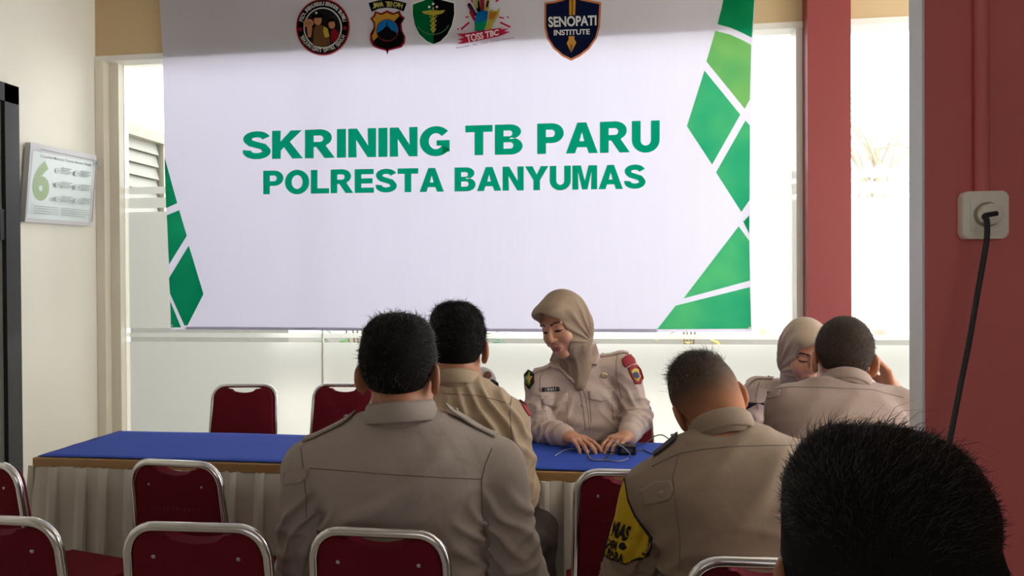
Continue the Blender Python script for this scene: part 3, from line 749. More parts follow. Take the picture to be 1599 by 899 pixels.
# ------------------------------------------------------------------ chairs
M_chrome = mat('chrome', rgb(232, 232, 234), 0.14, 1.0)
M_seat = mat('maroon_fabric', rgb(106, 18, 34), 0.85, spec=0.2, var=0.12, vscale=14, bump=0.12, bscale=220, sheen=0.0)
M_screw = mat('screw_metal', rgb(200, 200, 200), 0.25, 1.0)
M_stencil = mat('faded_stencil', rgb(104, 24, 34), 0.8)
HCH = 0.875
def chair_proto():
    c = empty('banquet_chair', (0, 0, 0))
    yb = lambda z: -0.165 - (z - 0.44) * 0.13
    hw = lambda z: 0.157 - 0.014 * (z - 0.44) / 0.43
    R = 0.058
    left = [(-hw(z), yb(z), z) for z in (0.42, 0.54, 0.66, 0.76, HCH - R - 0.01)]
    zt = HCH - 0.01; xw = hw(zt)
    arc = [(-xw + R - R * math.cos(a), yb(zt - R + R * math.sin(a)), zt - R + R * math.sin(a)) for a in [math.pi / 2 * k / 8 for k in range(1, 9)]]
    path = left + arc
    path = path + [(-x, y, z) for x, y, z in path[::-1]]
    MB().tube(path, 0.0105, 12).build('back_frame', M_chrome, c, angle=60)
    # backrest pad with the scooped hand hold
    out = []
    zb = 0.475; hwp = lambda z: hw(z) - 0.0105
    pts = [(-hwp(zb), zb), (-hwp(.6), .6), (-hwp(HCH - R), HCH - R - 0.01)]
    pr = R - 0.012; ztp = HCH - 0.021
    for k in range(1, 7):
        a = math.pi / 2 * k / 6; pts.append((-hwp(ztp) + pr - pr * math.cos(a), ztp - pr + pr * math.sin(a)))
    sw = 0.078
    for k in range(0, 11):
        u = -1 + 2 * k / 10; pts.append((sw * u, ztp - 0.024 * (1 - u * u) ** 0.8))
    full = pts[:9] + pts[9:] + [(-x, z) for x, z in pts[:9][::-1]]
    poly = [(x, yb(z) - 0.006, z) for x, z in full]
    m = MB().prism(poly, (0, 0.034, 0.0044), 0.006); m.build('backrest', M_seat, c, angle=50)
    for sx in (-0.088, 0.088):
        z = HCH - 0.075
        MB().lathe([(0.0052, 0), (0.0045, 0.0022), (0.002, 0.0032), (0, 0.0034)], (sx, yb(z) - 0.0058, z), (0, -1, -0.2), 12).build('screw', M_screw, c)
    # faint worn stencil on the back of the pad
    sb = MB(); rn = random.Random(4); x = -0.075
    zc = HCH - 0.145
    while x < 0.075:
        w = rn.uniform(0.008, 0.014); h1 = rn.uniform(.4, 1)
        y = yb(zc) - 0.0066
        sb.box((x, y, zc - 0.006 * h1), (x + w * 0.6, y + 0.001, zc + 0.006)); x += w + 0.003
    sb.build('faded_stencil', M_stencil, c, smooth=False)
    # seat
    def seat_outline(z, k):
        pts = []
        for (x, y, r, a0) in ((.195, .18, .05, 0), (-.195, .18, .05, 90), (-.185, -.155, .04, 180), (.185, -.155, .04, 270)):
            sx, sy = (1 if x > 0 else -1), (1 if y > 0 else -1)
            for i in range(7):
                a = math.radians(a0 + 90 * i / 6); pts.append(((x - sx * r) * k + r * k * math.cos(a), (y - sy * r) * k + r * k * math.sin(a), z))
        return pts
    MB().prism(seat_outline(0.405, 1.0), (0, 0, 0.058), 0.016).build('seat', M_seat, c, angle=50)
    MB().tube([(x, y, 0.397) for x, y, z in seat_outline(0, 0.98)], 0.010, 8, closed=True).build('seat_frame', M_chrome, c)
    for s in (-1, 1):
        MB().tube([(s * .178, .15, .395), (s * .184, .165, .2), (s * .19, .178, .0)], [.011, .011, .010], 10).build('leg', M_chrome, c)
        MB().tube([(s * .155, yb(.44) + 0.0, .44), (s * .165, -.168, .38), (s * .178, -.19, .2), (s * .188, -.215, 0)], [.0105, .011, .011, .010], 10).build('leg', M_chrome, c)
    MB().tube([(-.184, .165, .2), (-.182, 0, .21), (-.178, -.19, .2)], .008, 8).build('stretcher', M_chrome, c)
    MB().tube([(.184, .165, .2), (.182, 0, .21), (.178, -.19, .2)], .008, 8).build('stretcher', M_chrome, c)
    return c
CHAIR = chair_proto()
_first = [True]
def chair(px, d, rz_deg, label, sx=1.0, x_off=0.0, zs=1.0):
    """px = photo column of the middle of the backrest, d = distance of the backrest from the camera plane"""
    r = at(px, 444, d)
    rz = math.radians(rz_deg)
    back = Vector((0, -0.215, 0)); back.rotate(Matrix.Rotation(rz, 3, 'Z'))
    o = CHAIR
    if not _first[0]:
        o = CHAIR.copy(); COL.objects.link(o)
        for ch in CHAIR.children:
            k = ch.copy(); COL.objects.link(k); k.parent = o
    _first[0] = False
    o.location = (r.x - back.x, r.y - back.y, 0); o.rotation_euler = (0, 0, rz); o.scale = (sx, 1, zs)
    o['label'] = label; o['category'] = 'chair'; o['group'] = 'maroon banquet chairs'
    return o
chair(303, 1.60, 2, 'empty maroon chrome chair in the nearest row, directly in front of another empty chair', 1.07)
chair(588, 1.56, 0, 'maroon chrome chair whose backrest covers the lower back of the foremost dark haired officer', 0.98)
chair(-12, 1.66, -2, 'maroon chrome chair cut off at the left edge in the nearest row', 1.08)
chair(272, 2.17, -5, 'empty maroon chrome chair before the table skirt, middle of the left row', 0.98)
chair(-28, 2.19, -14, 'maroon chrome chair at the left edge directly before the table corner', 1.0)
chair(985, 2.03, 0, 'maroon chrome chair standing between the yellow armband and the table skirt', 1.02)
chair(1200, 1.38, 2, 'maroon chrome chair under the officer with the yellow armband', 1.0)
chair(381, 3.80, 186, 'empty maroon chair behind the table, left one by the frosted glass', 1.1)
chair(538, 3.80, 183, 'empty maroon chair behind the table, right one by the frosted glass', 1.1)
chair(964, 3.36, 186, 'maroon chair in which the hijab officer with red sleeve patches sits', 1.0)

chair(720, 2.06, 0, 'maroon chair under the black haired officer leaning toward the table')
chair(1312, 2.0, -4, 'maroon chair under the greying officer at the right end of the table')
chair(1238, 3.42, 180, 'maroon chair under the woman in the pale hijab')
chair(702, 3.46, 180, 'maroon chair under the officer hidden behind the black haired man')

# ------------------------------------------------------------------ things on the table
def on_z(px, py, z):
    r = ray(px, py); return CAM_POS + r * ((z - CAM_POS.z) / r.z)
TS = TZ + 0.004
def box_thing(name, px, py, w, dp, h, rz, m, label, cat, bev=0.003):
    c = on_z(px, py, TS); o = empty(name, (c.x, c.y, TS), math.radians(rz), label, cat)
    MB().box((-w / 2, -dp / 2, 0), (w / 2, dp / 2, h), bev).build('body', m, o, smooth=False, local=True)
    return o
M_blk = mat('black_plastic', rgb(26, 26, 28), 0.4, var=0.1)
ad = box_thing('power_adapter', 978, 708, 0.066, 0.045, 0.032, 4, M_blk, 'black power adapter brick lying on blue cloth among cables', 'adapter')
MB().box((-.02, -.0235, .008), (.02, -.0222, .024)).build('rating_label', mat('label_grey', rgb(70, 70, 74), 0.5), ad, smooth=False, local=True)
ph = box_thing('card_reader', 928, 696, 0.10, 0.05, 0.016, -3, M_blk, 'flat black device with grey edge between the seated woman\'s hands', 'device')
MB().box((-.05, -.027, .003), (.05, -.0245, .012), 0.001).build('edge_strip', mat('grey_plastic', rgb(150, 150, 152), 0.4), ph, smooth=False, local=True)
def cable(name, pxs_, r, label, m=M_cable, lift=0.0):
    pts = [on_z(x, y, TS + r + z) for x, y, z in pxs_]
    c = pts[0].copy()
    o = MB().tube(catmull([p - c for p in pts]), r, 8).build(name, m); o.location = c
    return tag(o, label, 'cable', 'cables on the blue cloth')
M_cg = mat('grey_cable', rgb(150, 156, 166), 0.4)
cable('cable', [(960, 706, .012), (940, 704, 0), (922, 706, 0), (920, 714, 0), (930, 718, 0), (945, 715, 0), (952, 706, .003), (946, 698, .006), (938, 700, .0)], 0.0022, 'black cable looping from the adapter toward the device')
cable('cable', [(866, 712, 0), (872, 708, 0), (884, 702, 0), (900, 700, .002), (914, 702, 0), (922, 706, .004)], 0.0022, 'grey cable end lying left of the woman\'s right hand', M_cg)
cable('cable', [(922, 700, .004), (918, 708, .0), (925, 717, .002), (945, 718, 0), (965, 720, 0), (982, 715, 0), (982, 706, .03), (970, 696, .045), (956, 688, .055)], 0.0022, 'pale cable looping over the front of the adapter', M_cg)
cable('cable', [(992, 704, .01), (1004, 702, 0), (1012, 706, 0), (1030, 712, 0)], 0.0022, 'short black cable leaving the adapter to the right')
cable('cable', [(985, 697, .0), (1000, 694, 0), (1012, 689, .004), (1022, 681, .012), (1034, 679, .02), (1046, 686, .01), (1060, 692, 0)], 0.0022, 'thin cable arching up at the table\'s far edge', M_cable)

# laptop opened towards the second woman; only its lid corner shows
lc = on_z(1205, 688, TS)
lap = empty('laptop', (lc.x, lc.y + 0.06, TS), math.radians(-4), 'black laptop whose lid corner shows between the two right seated officers', 'laptop')
MB().box((-.17, -.02, 0), (.17, .2, .018), .004).build('keyboard_base', M_blk, lap, smooth=False, local=True)
MB().prism([(-.17, -.02, .016), (.17, -.02, .016), (.17, -.06, .15), (-.17, -.06, .15)], (0, -.009, -.003), .002).build('lid', M_blk, lap, smooth=False, local=True)
# ------------------------------------------------------------------ soft body shapes: distance fields meshed by surface nets
def npv(v): return np.array([v[0], v[1], v[2]], np.float32)
def unit(v):
    v = np.asarray(v, np.float32); return v / max(np.linalg.norm(v), 1e-9)
class Field:
    def __init__(self, lo, hi, h):
        self.lo = np.asarray(lo, np.float32) - 3 * h; self.h = h
        self.n = np.ceil((np.asarray(hi, np.float32) + 3 * h - self.lo) / h).astype(int) + 1
        self.f = np.full(tuple(self.n), 0.5, np.float32)
    def _sub(self, lo, hi):
        i0 = np.clip(np.floor((lo - self.lo) / self.h).astype(int), 0, self.n); i1 = np.clip(np.ceil((hi - self.lo) / self.h).astype(int) + 1, 0, self.n)
        if (i1 <= i0).any(): return None
        ax = [self.lo[k] + self.h * np.arange(i0[k], i1[k], dtype=np.float32) for k in range(3)]
        return (slice(i0[0], i1[0]), slice(i0[1], i1[1]), slice(i0[2], i1[2])), ax[0][:, None, None], ax[1][None, :, None], ax[2][None, None, :]
    def _comb(self, lo, hi, fn, k, op):
        m = k + 3 * self.h
        r = self._sub(np.asarray(lo) - m, np.asarray(hi) + m)
        if r is None: return self
        sl, X, Y, Z = r
        d = fn(X, Y, Z); a = self.f[sl]
        if op == 'add':
            if k > 0:
                hh = np.clip(0.5 + 0.5 * (d - a) / k, 0, 1); self.f[sl] = d * (1 - hh) + a * hh - k * hh * (1 - hh)
            else: self.f[sl] = np.minimum(a, d)
        else:
            d = -d
            if k > 0:
                hh = np.clip(0.5 - 0.5 * (d - a) / k, 0, 1); self.f[sl] = d * (1 - hh) + a * hh + k * hh * (1 - hh)
            else: self.f[sl] = np.maximum(a, d)
        return self
    def cap(self, a, b, ra, rb=None, k=0.01, op='add'):
        rb = ra if rb is None else rb; a, b = npv(a), npv(b); ba = b - a; L2 = float(ba @ ba) + 1e-9; r = max(ra, rb)
        def fn(X, Y, Z):
            x, y, z = X - a[0], Y - a[1], Z - a[2]
            t = np.clip((x * ba[0] + y * ba[1] + z * ba[2]) / L2, 0, 1)
            return np.sqrt((x - ba[0] * t) ** 2 + (y - ba[1] * t) ** 2 + (z - ba[2] * t) ** 2) - (ra + (rb - ra) * t)
        return self._comb(np.minimum(a, b) - r, np.maximum(a, b) + r, fn, k, op)
    def chain(self, pts, rs, k=0.01):
        for i in range(len(pts) - 1): self.cap(pts[i], pts[i + 1], rs[i], rs[i + 1], k)
        return self
    def ell(self, c, r, R=None, k=0.01, op='add'):
        c = npv(c); r = np.asarray(r, np.float32); R = np.eye(3, dtype=np.float32) if R is None else np.asarray(R, np.float32)
        ext = np.sqrt(((R * r[None, :]) ** 2).sum(1))
        def fn(X, Y, Z):
            x, y, z = X - c[0], Y - c[1], Z - c[2]
            q = [(x * R[0, i] + y * R[1, i] + z * R[2, i]) for i in range(3)]
            k0 = np.sqrt(sum((q[i] / r[i]) ** 2 for i in range(3))); k1 = np.sqrt(sum((q[i] / r[i] ** 2) ** 2 for i in range(3))) + 1e-6
            return k0 * (k0 - 1) / k1
        return self._comb(c - ext, c + ext, fn, k, op)
    def torso(self, p0, p1, R, F, us, ws, dfs, dbs, offs, k=0.02, n=2.5):
        p0, p1 = npv(p0), npv(p1); A = p1 - p0; L = float(np.linalg.norm(A)); A = A / L; R = npv(R); F = npv(F)
        m = max(max(ws), max(dfs), max(dbs)) + max(abs(o) for o in offs)
        uu = np.linspace(0, 1, 200)
        def sm(vals):                        # smooth resampling of the profile
            v = np.interp(uu, us, vals); kern = np.ones(25) / 25
            return np.convolve(np.pad(v, 12, mode='edge'), kern, 'valid').astype(np.float32)
        W, DF, DB, OF = sm(ws), sm(dfs), sm(dbs), sm(offs)
        def fn(X, Y, Z):
            x, y, z = X - p0[0], Y - p0[1], Z - p0[2]
            u = (x * A[0] + y * A[1] + z * A[2]) / L
            i = np.clip((u * 199).astype(int), 0, 199)
            q = x * R[0] + y * R[1] + z * R[2]; s = x * F[0] + y * F[1] + z * F[2] - OF[i]
            w = W[i]; dp = np.where(s > 0, DF[i], DB[i])
            d = ((np.abs(q) / w) ** n + (np.abs(s) / dp) ** n) ** (1.0 / n)
            d = (d - 1) * np.minimum(w, dp)
            return np.maximum(d, np.maximum((u - 1) * L, -u * L))
        return self._comb(np.minimum(p0, p1) - m, np.maximum(p0, p1) + m, fn, k, 'add')
    def cut_below(self, p, nrm, k=0.0):
        """remove what lies on the negative side of a plane"""
        p, nrm = npv(p), unit(nrm); lo = self.lo; hi = self.lo + self.h * self.n
        def fn(X, Y, Z): return (X - p[0]) * nrm[0] + (Y - p[1]) * nrm[1] + (Z - p[2]) * nrm[2]
        return self._comb(lo, hi, fn, k, 'sub')
    def mesh(self):
        f, h = self.f, self.h; s = f < 0
        c = np.zeros(tuple(self.n - 1), np.uint8)
        nx, ny, nz = self.n
        for dx in (0, 1):
            for dy in (0, 1):
                for dz in (0, 1): c += s[dx:nx - 1 + dx, dy:ny - 1 + dy, dz:nz - 1 + dz]
        act = np.argwhere((c > 0) & (c < 8))
        if len(act) == 0: return np.zeros((0, 3)), np.zeros((0, 4), int)
        idx = np.full(tuple(self.n - 1), -1, np.int32); idx[tuple(act.T)] = np.arange(len(act))
        corner = np.array([[a, b, c_] for a in (0, 1) for b in (0, 1) for c_ in (0, 1)])
        val = np.stack([f[tuple((act + q).T)] for q in corner], 1)
        acc = np.zeros((len(act), 3)); cnt = np.zeros(len(act))
        for i in range(8):
            for j in range(i + 1, 8):
                if np.abs(corner[i] - corner[j]).sum() != 1: continue
                a, b = val[:, i], val[:, j]; m = (a < 0) != (b < 0)
                t = np.where(m, a / np.where(m, a - b, 1), 0)
                acc += np.where(m[:, None], corner[i] + t[:, None] * (corner[j] - corner[i]), 0); cnt += m
        V = self.lo + h * (act + acc / cnt[:, None])
        Q = []
        for ax in range(3):
            b, c_ = (ax + 1) % 3, (ax + 2) % 3
            sl0 = [slice(1, -1)] * 3; sl1 = [slice(1, -1)] * 3
            sl0[ax] = slice(0, -1); sl1[ax] = slice(1, None)
            e = np.argwhere(s[tuple(sl0)] != s[tuple(sl1)])
            if len(e) == 0: continue
            off = np.ones(3, int); off[ax] = 0; e = e + off
            inside = s[tuple(e.T)]
            eb = np.zeros(3, int); eb[b] = 1; ec = np.zeros(3, int); ec[c_] = 1
            q = np.stack([idx[tuple((e - eb - ec).T)], idx[tuple((e - ec).T)], idx[tuple(e.T)], idx[tuple((e - eb).T)]], 1)
            q[~inside] = q[~inside][:, ::-1]; Q.append(q)
        Q = np.concatenate(Q); Q = Q[(Q >= 0).all(1)]
        return V, Q
def vnormals(V, Q):
    n = np.cross(V[Q[:, 2]] - V[Q[:, 0]], V[Q[:, 3]] - V[Q[:, 1]]); N = np.zeros_like(V)
    for i in range(4): np.add.at(N, Q[:, i], n)
    return N / (np.linalg.norm(N, axis=1, keepdims=True) + 1e-9)
def relax(V, Q, it=1, lam=0.5):
    for _ in range(it):
        S = np.zeros_like(V); C = np.zeros(len(V))
        for i in range(4):
            for j in ((i + 1) % 4, (i + 3) % 4):
                np.add.at(S, Q[:, i], V[Q[:, j]]); np.add.at(C, Q[:, i], 1)
        V = V + lam * (S / np.maximum(C, 1)[:, None] - V)
    return V
def wob(P, s, seed=0):
    """smooth pseudo noise in -1..1"""
    rs = np.random.RandomState(seed); out = 0
    for k in range(4):
        d = rs.normal(size=3); d /= np.linalg.norm(d); d2 = rs.normal(size=3); d2 /= np.linalg.norm(d2)
        out = out + np.sin(P @ d * s * (1 + .35 * k) + rs.uniform(0, 6) + 1.6 * np.sin(P @ d2 * s * .6 + rs.uniform(0, 6)))
    return out / 4
def folds(V, N, items, seed=0):
    """cloth folds: items = (centre, radius, direction across the folds, wavelength, height)"""
    d = np.zeros(len(V))
    for i, (c, r, dr, lam, amp) in enumerate(items):
        c = np.asarray(c, float); w = np.clip(1 - (((V - c) ** 2).sum(1)) / r ** 2, 0, 1) ** 1.2
        ph = (V @ unit(dr)) / lam * 6.2832 + 1.8 * wob(V, 14 / max(r, .05) * .25, seed + i) * 1.3
        rid = (0.5 + 0.5 * np.sin(ph)) ** 2.2
        d += amp * w * (rid - 0.35)
    return V + N * d[:, None]
def np_obj(name, V, Q, mats, parent=None, midx=None, smooth=True):
    me = bpy.data.meshes.new(name)
    if parent is not None:
        inv = np.array(parent_matrix(parent).inverted()); V = V @ inv[:3, :3].T + inv[:3, 3]
    me.vertices.add(len(V)); me.vertices.foreach_set('co', np.ascontiguousarray(V, np.float32).ravel())
    k = Q.shape[1]
    me.loops.add(Q.size); me.loops.foreach_set('vertex_index', np.ascontiguousarray(Q, np.int32).ravel())
    me.polygons.add(len(Q)); me.polygons.foreach_set('loop_start', np.arange(0, Q.size, k, dtype=np.int32))
    try: me.polygons.foreach_set('loop_total', np.full(len(Q), k, np.int32))
    except Exception: pass
    if not isinstance(mats, (list, tuple)): mats = [mats]
    for m in mats: me.materials.append(m)
    if midx is not None: me.polygons.foreach_set('material_index', np.asarray(midx, np.int32))
    me.polygons.foreach_set('use_smooth', np.full(len(Q), smooth))
    me.update(calc_edges=True); me.validate()
    return link(bpy.data.objects.new(name, me), parent)

# ------------------------------------------------------------------ materials of people
def skin(n, c): return mat(n, rgb(*c), 0.48, var=0.07, vscale=30, bump=0.03, bscale=400)
M_skinW = skin('skin_warm', (206, 150, 122)); M_skinM = skin('skin_tan', (182, 124, 92)); M_skinD = skin('skin_brown', (164, 108, 80))
M_lip = mat('lip', rgb(176, 104, 94), 0.45); M_brow = mat('brow', rgb(58, 40, 34), 0.7); M_lash = mat('lash', rgb(40, 28, 26), 0.6)
def uni(n, c): return mat(n, rgb(*c), 0.85, var=0.06, vscale=11, bump=0.22, bscale=24, detail=6)
M_uniA = uni('uniform_taupe', (166, 153, 145)); M_uniB = uni('uniform_khaki', (176, 154, 130)); M_uniC = uni('uniform_brown', (148, 128, 112)); M_uniW = uni('uniform_beige', (202, 180, 169))
M_seam = mat('uniform_seam', rgb(124, 110, 100), 0.9)
M_trou = mat('trouser_cloth', rgb(52, 42, 38), 0.85, var=0.1, vscale=10, bump=0.2, bscale=30)
M_shoe = mat('shoe_leather', rgb(22, 20, 20), 0.3)
M_hair = mat('black_hair', rgb(20, 18, 18), 0.9, spec=0.15, var=0.3, vscale=60, stretch=(1, 1, .3))
M_strand = mat('hair_strand', rgb(30, 27, 26), 0.38)
M_hgrey = mat('grey_hair', rgb(112, 104, 98), 0.55, var=0.35, vscale=90); M_sgrey = mat('grey_strand', rgb(150, 144, 138), 0.45)
M_hgrb = mat('greying_hair', rgb(58, 48, 43), 0.9, spec=0.15, var=0.35, vscale=80); M_sgrb = mat('greying_strand', rgb(96, 84, 74), 0.45)
M_hij = mat('hijab_cloth', rgb(150, 128, 108), 0.8, var=0.05, vscale=12, bump=0.08, bscale=180)
M_hij2 = mat('hijab_cloth_pale', rgb(172, 152, 134), 0.8, var=0.05, vscale=12, bump=0.08, bscale=180)
M_btn = mat('button_plastic', rgb(150, 138, 126), 0.35)
M_pin = mat('badge_metal', rgb(206, 190, 150), 0.35, 0.7)

def fade_mat():
    m = mat('cropped_hair_fade', rgb(182, 124, 92), .8, spec=.25); nt = m.node_tree; b = nt.nodes['Principled BSDF']
    a = nt.nodes.new('ShaderNodeAttribute'); a.attribute_name = 'crop_amount'
    mx = nt.nodes.new('ShaderNodeMix'); mx.data_type = 'RGBA'; mx.inputs['A'].default_value = rgb(182, 124, 92); mx.inputs['B'].default_value = rgb(78, 64, 55)
    nt.links.new(a.outputs['Fac'], mx.inputs['Factor']); nt.links.new(mx.outputs['Result'], b.inputs['Base Color'])
    return m
M_fade = fade_mat()
def frame_from(Fv, Uv):
    F = unit(Fv); U = np.asarray(Uv, float); U = unit(U - F * (U @ F)); R = np.cross(F, U)
    return np.stack([R, F, U], 1)           # columns: right-hand side of the person, forward, up
def head_frame(yaw, pitch, roll):
    """yaw 0 = facing away from the camera (+Y), 180 = towards it; pitch > 0 = looking down; roll > 0 = towards the person's right"""
    m = Matrix.Rotation(math.radians(yaw), 3, 'Z') @ Matrix.Rotation(math.radians(-pitch), 3, 'X') @ Matrix.Rotation(math.radians(roll), 3, 'Y')
    return np.array(m)

def hand(fd, W, D, N, thumb, s=1.0, curl=0.35, spread=1.0, fine=True, curls=None):
    """five-fingered hand: W wrist, D wrist->knuckles, N palm side, thumb = +1/-1 side"""
    W = npv(W); D = unit(D); N = npv(N); N = unit(N - D * float(N @ D)); S = np.cross(D, N) * thumb
    off = [.029, .010, -.010, -.028]; base = []
    for i, o in enumerate(off):
        kn = W + D * (.088 - .006 * abs(i - 1)) * s + S * o * s - N * .003 * s
        fd.cap(W + D * .012 * s + S * o * .55 * s, kn, .0145 * s, .0108 * s, .012); base.append(kn)
    fd.cap(W - D * .03 * s, W + D * .02 * s, .025 * s, .024 * s, .02)
    Ls = [(.043, .026, .021), (.047, .030, .022), (.043, .028, .021), (.034, .021, .018)]
    for i, (kn, L) in enumerate(zip(base, Ls)):
        a = (curls[i] if curls else curl); ang = a * .7; p = kn; r = .0088 if i < 3 else .0078
        for j, l in enumerate(L):
            d = unit(D * math.cos(ang) + N * math.sin(ang) + S * off[i] * 3.2 * spread * math.cos(ang)); q = p + d * l * s
            fd.cap(p, q, (r - .0008 * j) * s, (r - .0008 * (j + 1)) * s, .0035); p = q; ang += a
    t0 = W + D * .022 * s + S * .024 * s + N * .006 * s; d1 = unit(D * .65 + S * .62 + N * .35); d2 = unit(D * .9 + S * .25 + N * .45); d3 = unit(D * 1 + S * .0 + N * .4)
    p1 = t0 + d1 * .043 * s; p2 = p1 + d2 * .031 * s; p3 = p2 + d3 * .026 * s
    fd.cap(t0, p1, .015 * s, .0115 * s, .012); fd.cap(p1, p2, .0112 * s, .0098 * s, .004); fd.cap(p2, p3, .0098 * s, .0078 * s, .004)

def head_shape(fd, C, M, s, face=True, ears=True, female=False):
    C = npv(C); L = lambda x, y, z: C + M @ np.array([x, y, z]) * s
    E = lambda c, r, k, op='add', R=None: fd.ell(L(*c), np.array(r) * s, M if R is None else R, k * s, op)
    E((0, -.014, .036), (.075, .094, .085), .01)
    E((0, .030, -.030), (.063 if not female else .060, .063, .082), .03)
    E((0, .070, -.098), (.024, .020, .018), .03)
    for sx in (-1, 1):
        E((sx * .036, .064, -.030), (.027, .026, .028), .022)
        E((sx * .050, .020, -.075), (.018, .03, .022), .03)
        if face:
            fd.cap(L(sx * .012, .088, .030), L(sx * .046, .074, .030), .009 * s, .008 * s, .012 * s)
            E((sx * .031, .101, .006), (.019, .016, .011), .012, 'sub')
            E((sx * .031, .076, .006), (.0155, .0145, .0125), .003)
            fd.cap(L(sx * .017, .086, .010), L(sx * .046, .079, .009), .0036 * s, .0034 * s, .004 * s)
        if ears:
            a = math.radians(24 * sx); Rz = np.array([[math.cos(a), -math.sin(a), 0], [math.sin(a), math.cos(a), 0], [0, 0, 1]])
            E((sx * .083, -.014, .000), (.0085, .020, .032), .006, 'add', M @ Rz)
            E((sx * .079, -.004, -.026), (.0075, .010, .012), .008, 'add', M @ Rz)
            E((sx * .091, -.008, .004), (.006, .010, .018), .004, 'sub', M @ Rz)
    if face:
        fd.cap(L(0, .090, .022), L(0, .111, -.020), .0075 * s, .0105 * s, .012 * s)
        E((0, .110, -.025), (.0125, .011, .010), .008)
        for sx in (-1, 1): E((sx * .0125, .100, -.029), (.0085, .010, .0075), .006)
        E((0, .092, -.058), (.024, .010, .018), .016)
        fd.cap(L(-.017, .094, -.061), L(0, .101, -.0595), .0042 * s, .0052 * s, .005 * s); fd.cap(L(.017, .094, -.061), L(0, .101, -.0595), .0042 * s, .0052 * s, .005 * s)
        fd.cap(L(-.013, .094, -.071), L(.013, .094, -.071), .0058 * s, .0058 * s, .006 * s)
        fd.cap(L(-.023, .096, -.0652), L(.023, .096, -.0652), .0014 * s, .0014 * s, .002 * s, 'sub')
    return L

def strands(V, Q, name, parent, m, C, M, s, n, length, r, zmin, comb, lift=0.6, seed=1, zfall=0.05, zmax=9, jitter=.32):
    """short tapering hairs standing on the hair's surface"""
    rs = np.random.RandomState(seed); N = vnormals(V, Q); c = V[Q].mean(1); loc = (c - C) @ M / s
    w = np.clip((loc[:, 2] - zmin) / zfall, 0, 1) * (loc[:, 2] < zmax); w[loc[:, 1] > .075] *= 1.0
    if w.sum() <= 0: return
    pick = rs.choice(len(Q), n, p=w / w.sum())
    P = V[Q[pick]]; b = rs.dirichlet((1, 1, 1, 1), n); p = (P * b[:, :, None]).sum(1); nn = N[Q[pick]].mean(1)
    cw = (M @ np.asarray(comb, float)); cw = cw / np.linalg.norm(cw)
    flow = cw[None, :] - nn * (nn @ cw)[:, None]
    jit = rs.normal(size=(n, 3)) * jitter; L = length * rs.uniform(.45, 1.2, n)[:, None]
    d0 = nn * lift + flow * (1 - lift) + jit * .6; d0 /= np.linalg.norm(d0, axis=1, keepdims=True)
    d1 = nn * lift * .4 + flow * (1.1 - lift) + jit - np.array([0, 0, .12]); d1 /= np.linalg.norm(d1, axis=1, keepdims=True)
    p0 = p - nn * .002; p1 = p0 + d0 * L * .5; p2 = p1 + d1 * L * .5
    side = np.cross(d0, rs.normal(size=(n, 3))); side /= np.linalg.norm(side, axis=1, keepdims=True) + 1e-9; s2 = np.cross(d0, side)
    rings = []
    for pt, k in ((p0, 1.0), (p1, .8), (p2, .15)):
        for a in (0, 2.094, 4.189): rings.append(pt + (side * math.cos(a) + s2 * math.sin(a)) * r * k)
    VV = np.stack(rings, 1).reshape(-1, 3); o = (np.arange(n) * 9)[:, None]; F = []
    for lv in (0, 3):
        for k in range(3): F.append(o + np.array([[lv + k, lv + (k + 1) % 3, lv + 3 + (k + 1) % 3, lv + 3 + k]]))
    np_obj(name, VV, np.concatenate(F), m, parent)

def bvh_of(V, Q):
    return BVHTree.FromPolygons([tuple(v) for v in V], [tuple(int(k) for k in q) for q in Q])
def hit_px(bvh, px, py):
    d = ray(px, py).normalized(); r = bvh.ray_cast(CAM_POS, d); return r
def patch(bvh, name, pts, m, parent, th=0.002, rings=5, center=None):
    """piece of cloth sewn flat on a garment; outline given where the photograph shows it"""
    if parent is None: return None
    cx = center[0] if center else sum(p[0] for p in pts) / len(pts); cy = center[1] if center else sum(p[1] for p in pts) / len(pts)
    dense = []
    for i, p in enumerate(pts):
        q = pts[(i + 1) % len(pts)]; k = max(1, int(math.hypot(q[0] - p[0], q[1] - p[1]) / 3))
        for j in range(k): dense.append((p[0] + (q[0] - p[0]) * j / k, p[1] + (q[1] - p[1]) * j / k))
    n = len(dense); V = []; F_ = []; last = None
    def put(x, y, t):
        nonlocal last
        h = hit_px(bvh, x, y)
        if h[0] is None:
            if last is None: return None
            dd = (last[0] - CAM_POS).length; loc = CAM_POS + ray(x, y).normalized() * dd; nr = last[1]
        else: loc, nr = h[0], h[1]
        if nr.dot(ray(x, y)) > 0: nr = -nr
        last = (loc, nr); return loc + nr * t
    c = put(cx, cy, th)
    if c is None: return None
    V.append(c)
    for r in range(1, rings + 1):
        for x, y in dense: V.append(put(cx + (x - cx) * r / rings, cy + (y - cy) * r / rings, th))
    for x, y in dense: V.append(put(cx + (x - cx) * 1.0, cy + (y - cy) * 1.0, -0.002))
    for i in range(n): F_.append((0, 1 + i, 1 + (i + 1) % n))
    for r in range(rings):
        for i in range(n):
            a = 1 + r * n; b = a + n; F_.append((a + i, b + i, b + (i + 1) % n, a + (i + 1) % n))
    return mesh_obj(name, V, F_, m, parent, smooth=True)
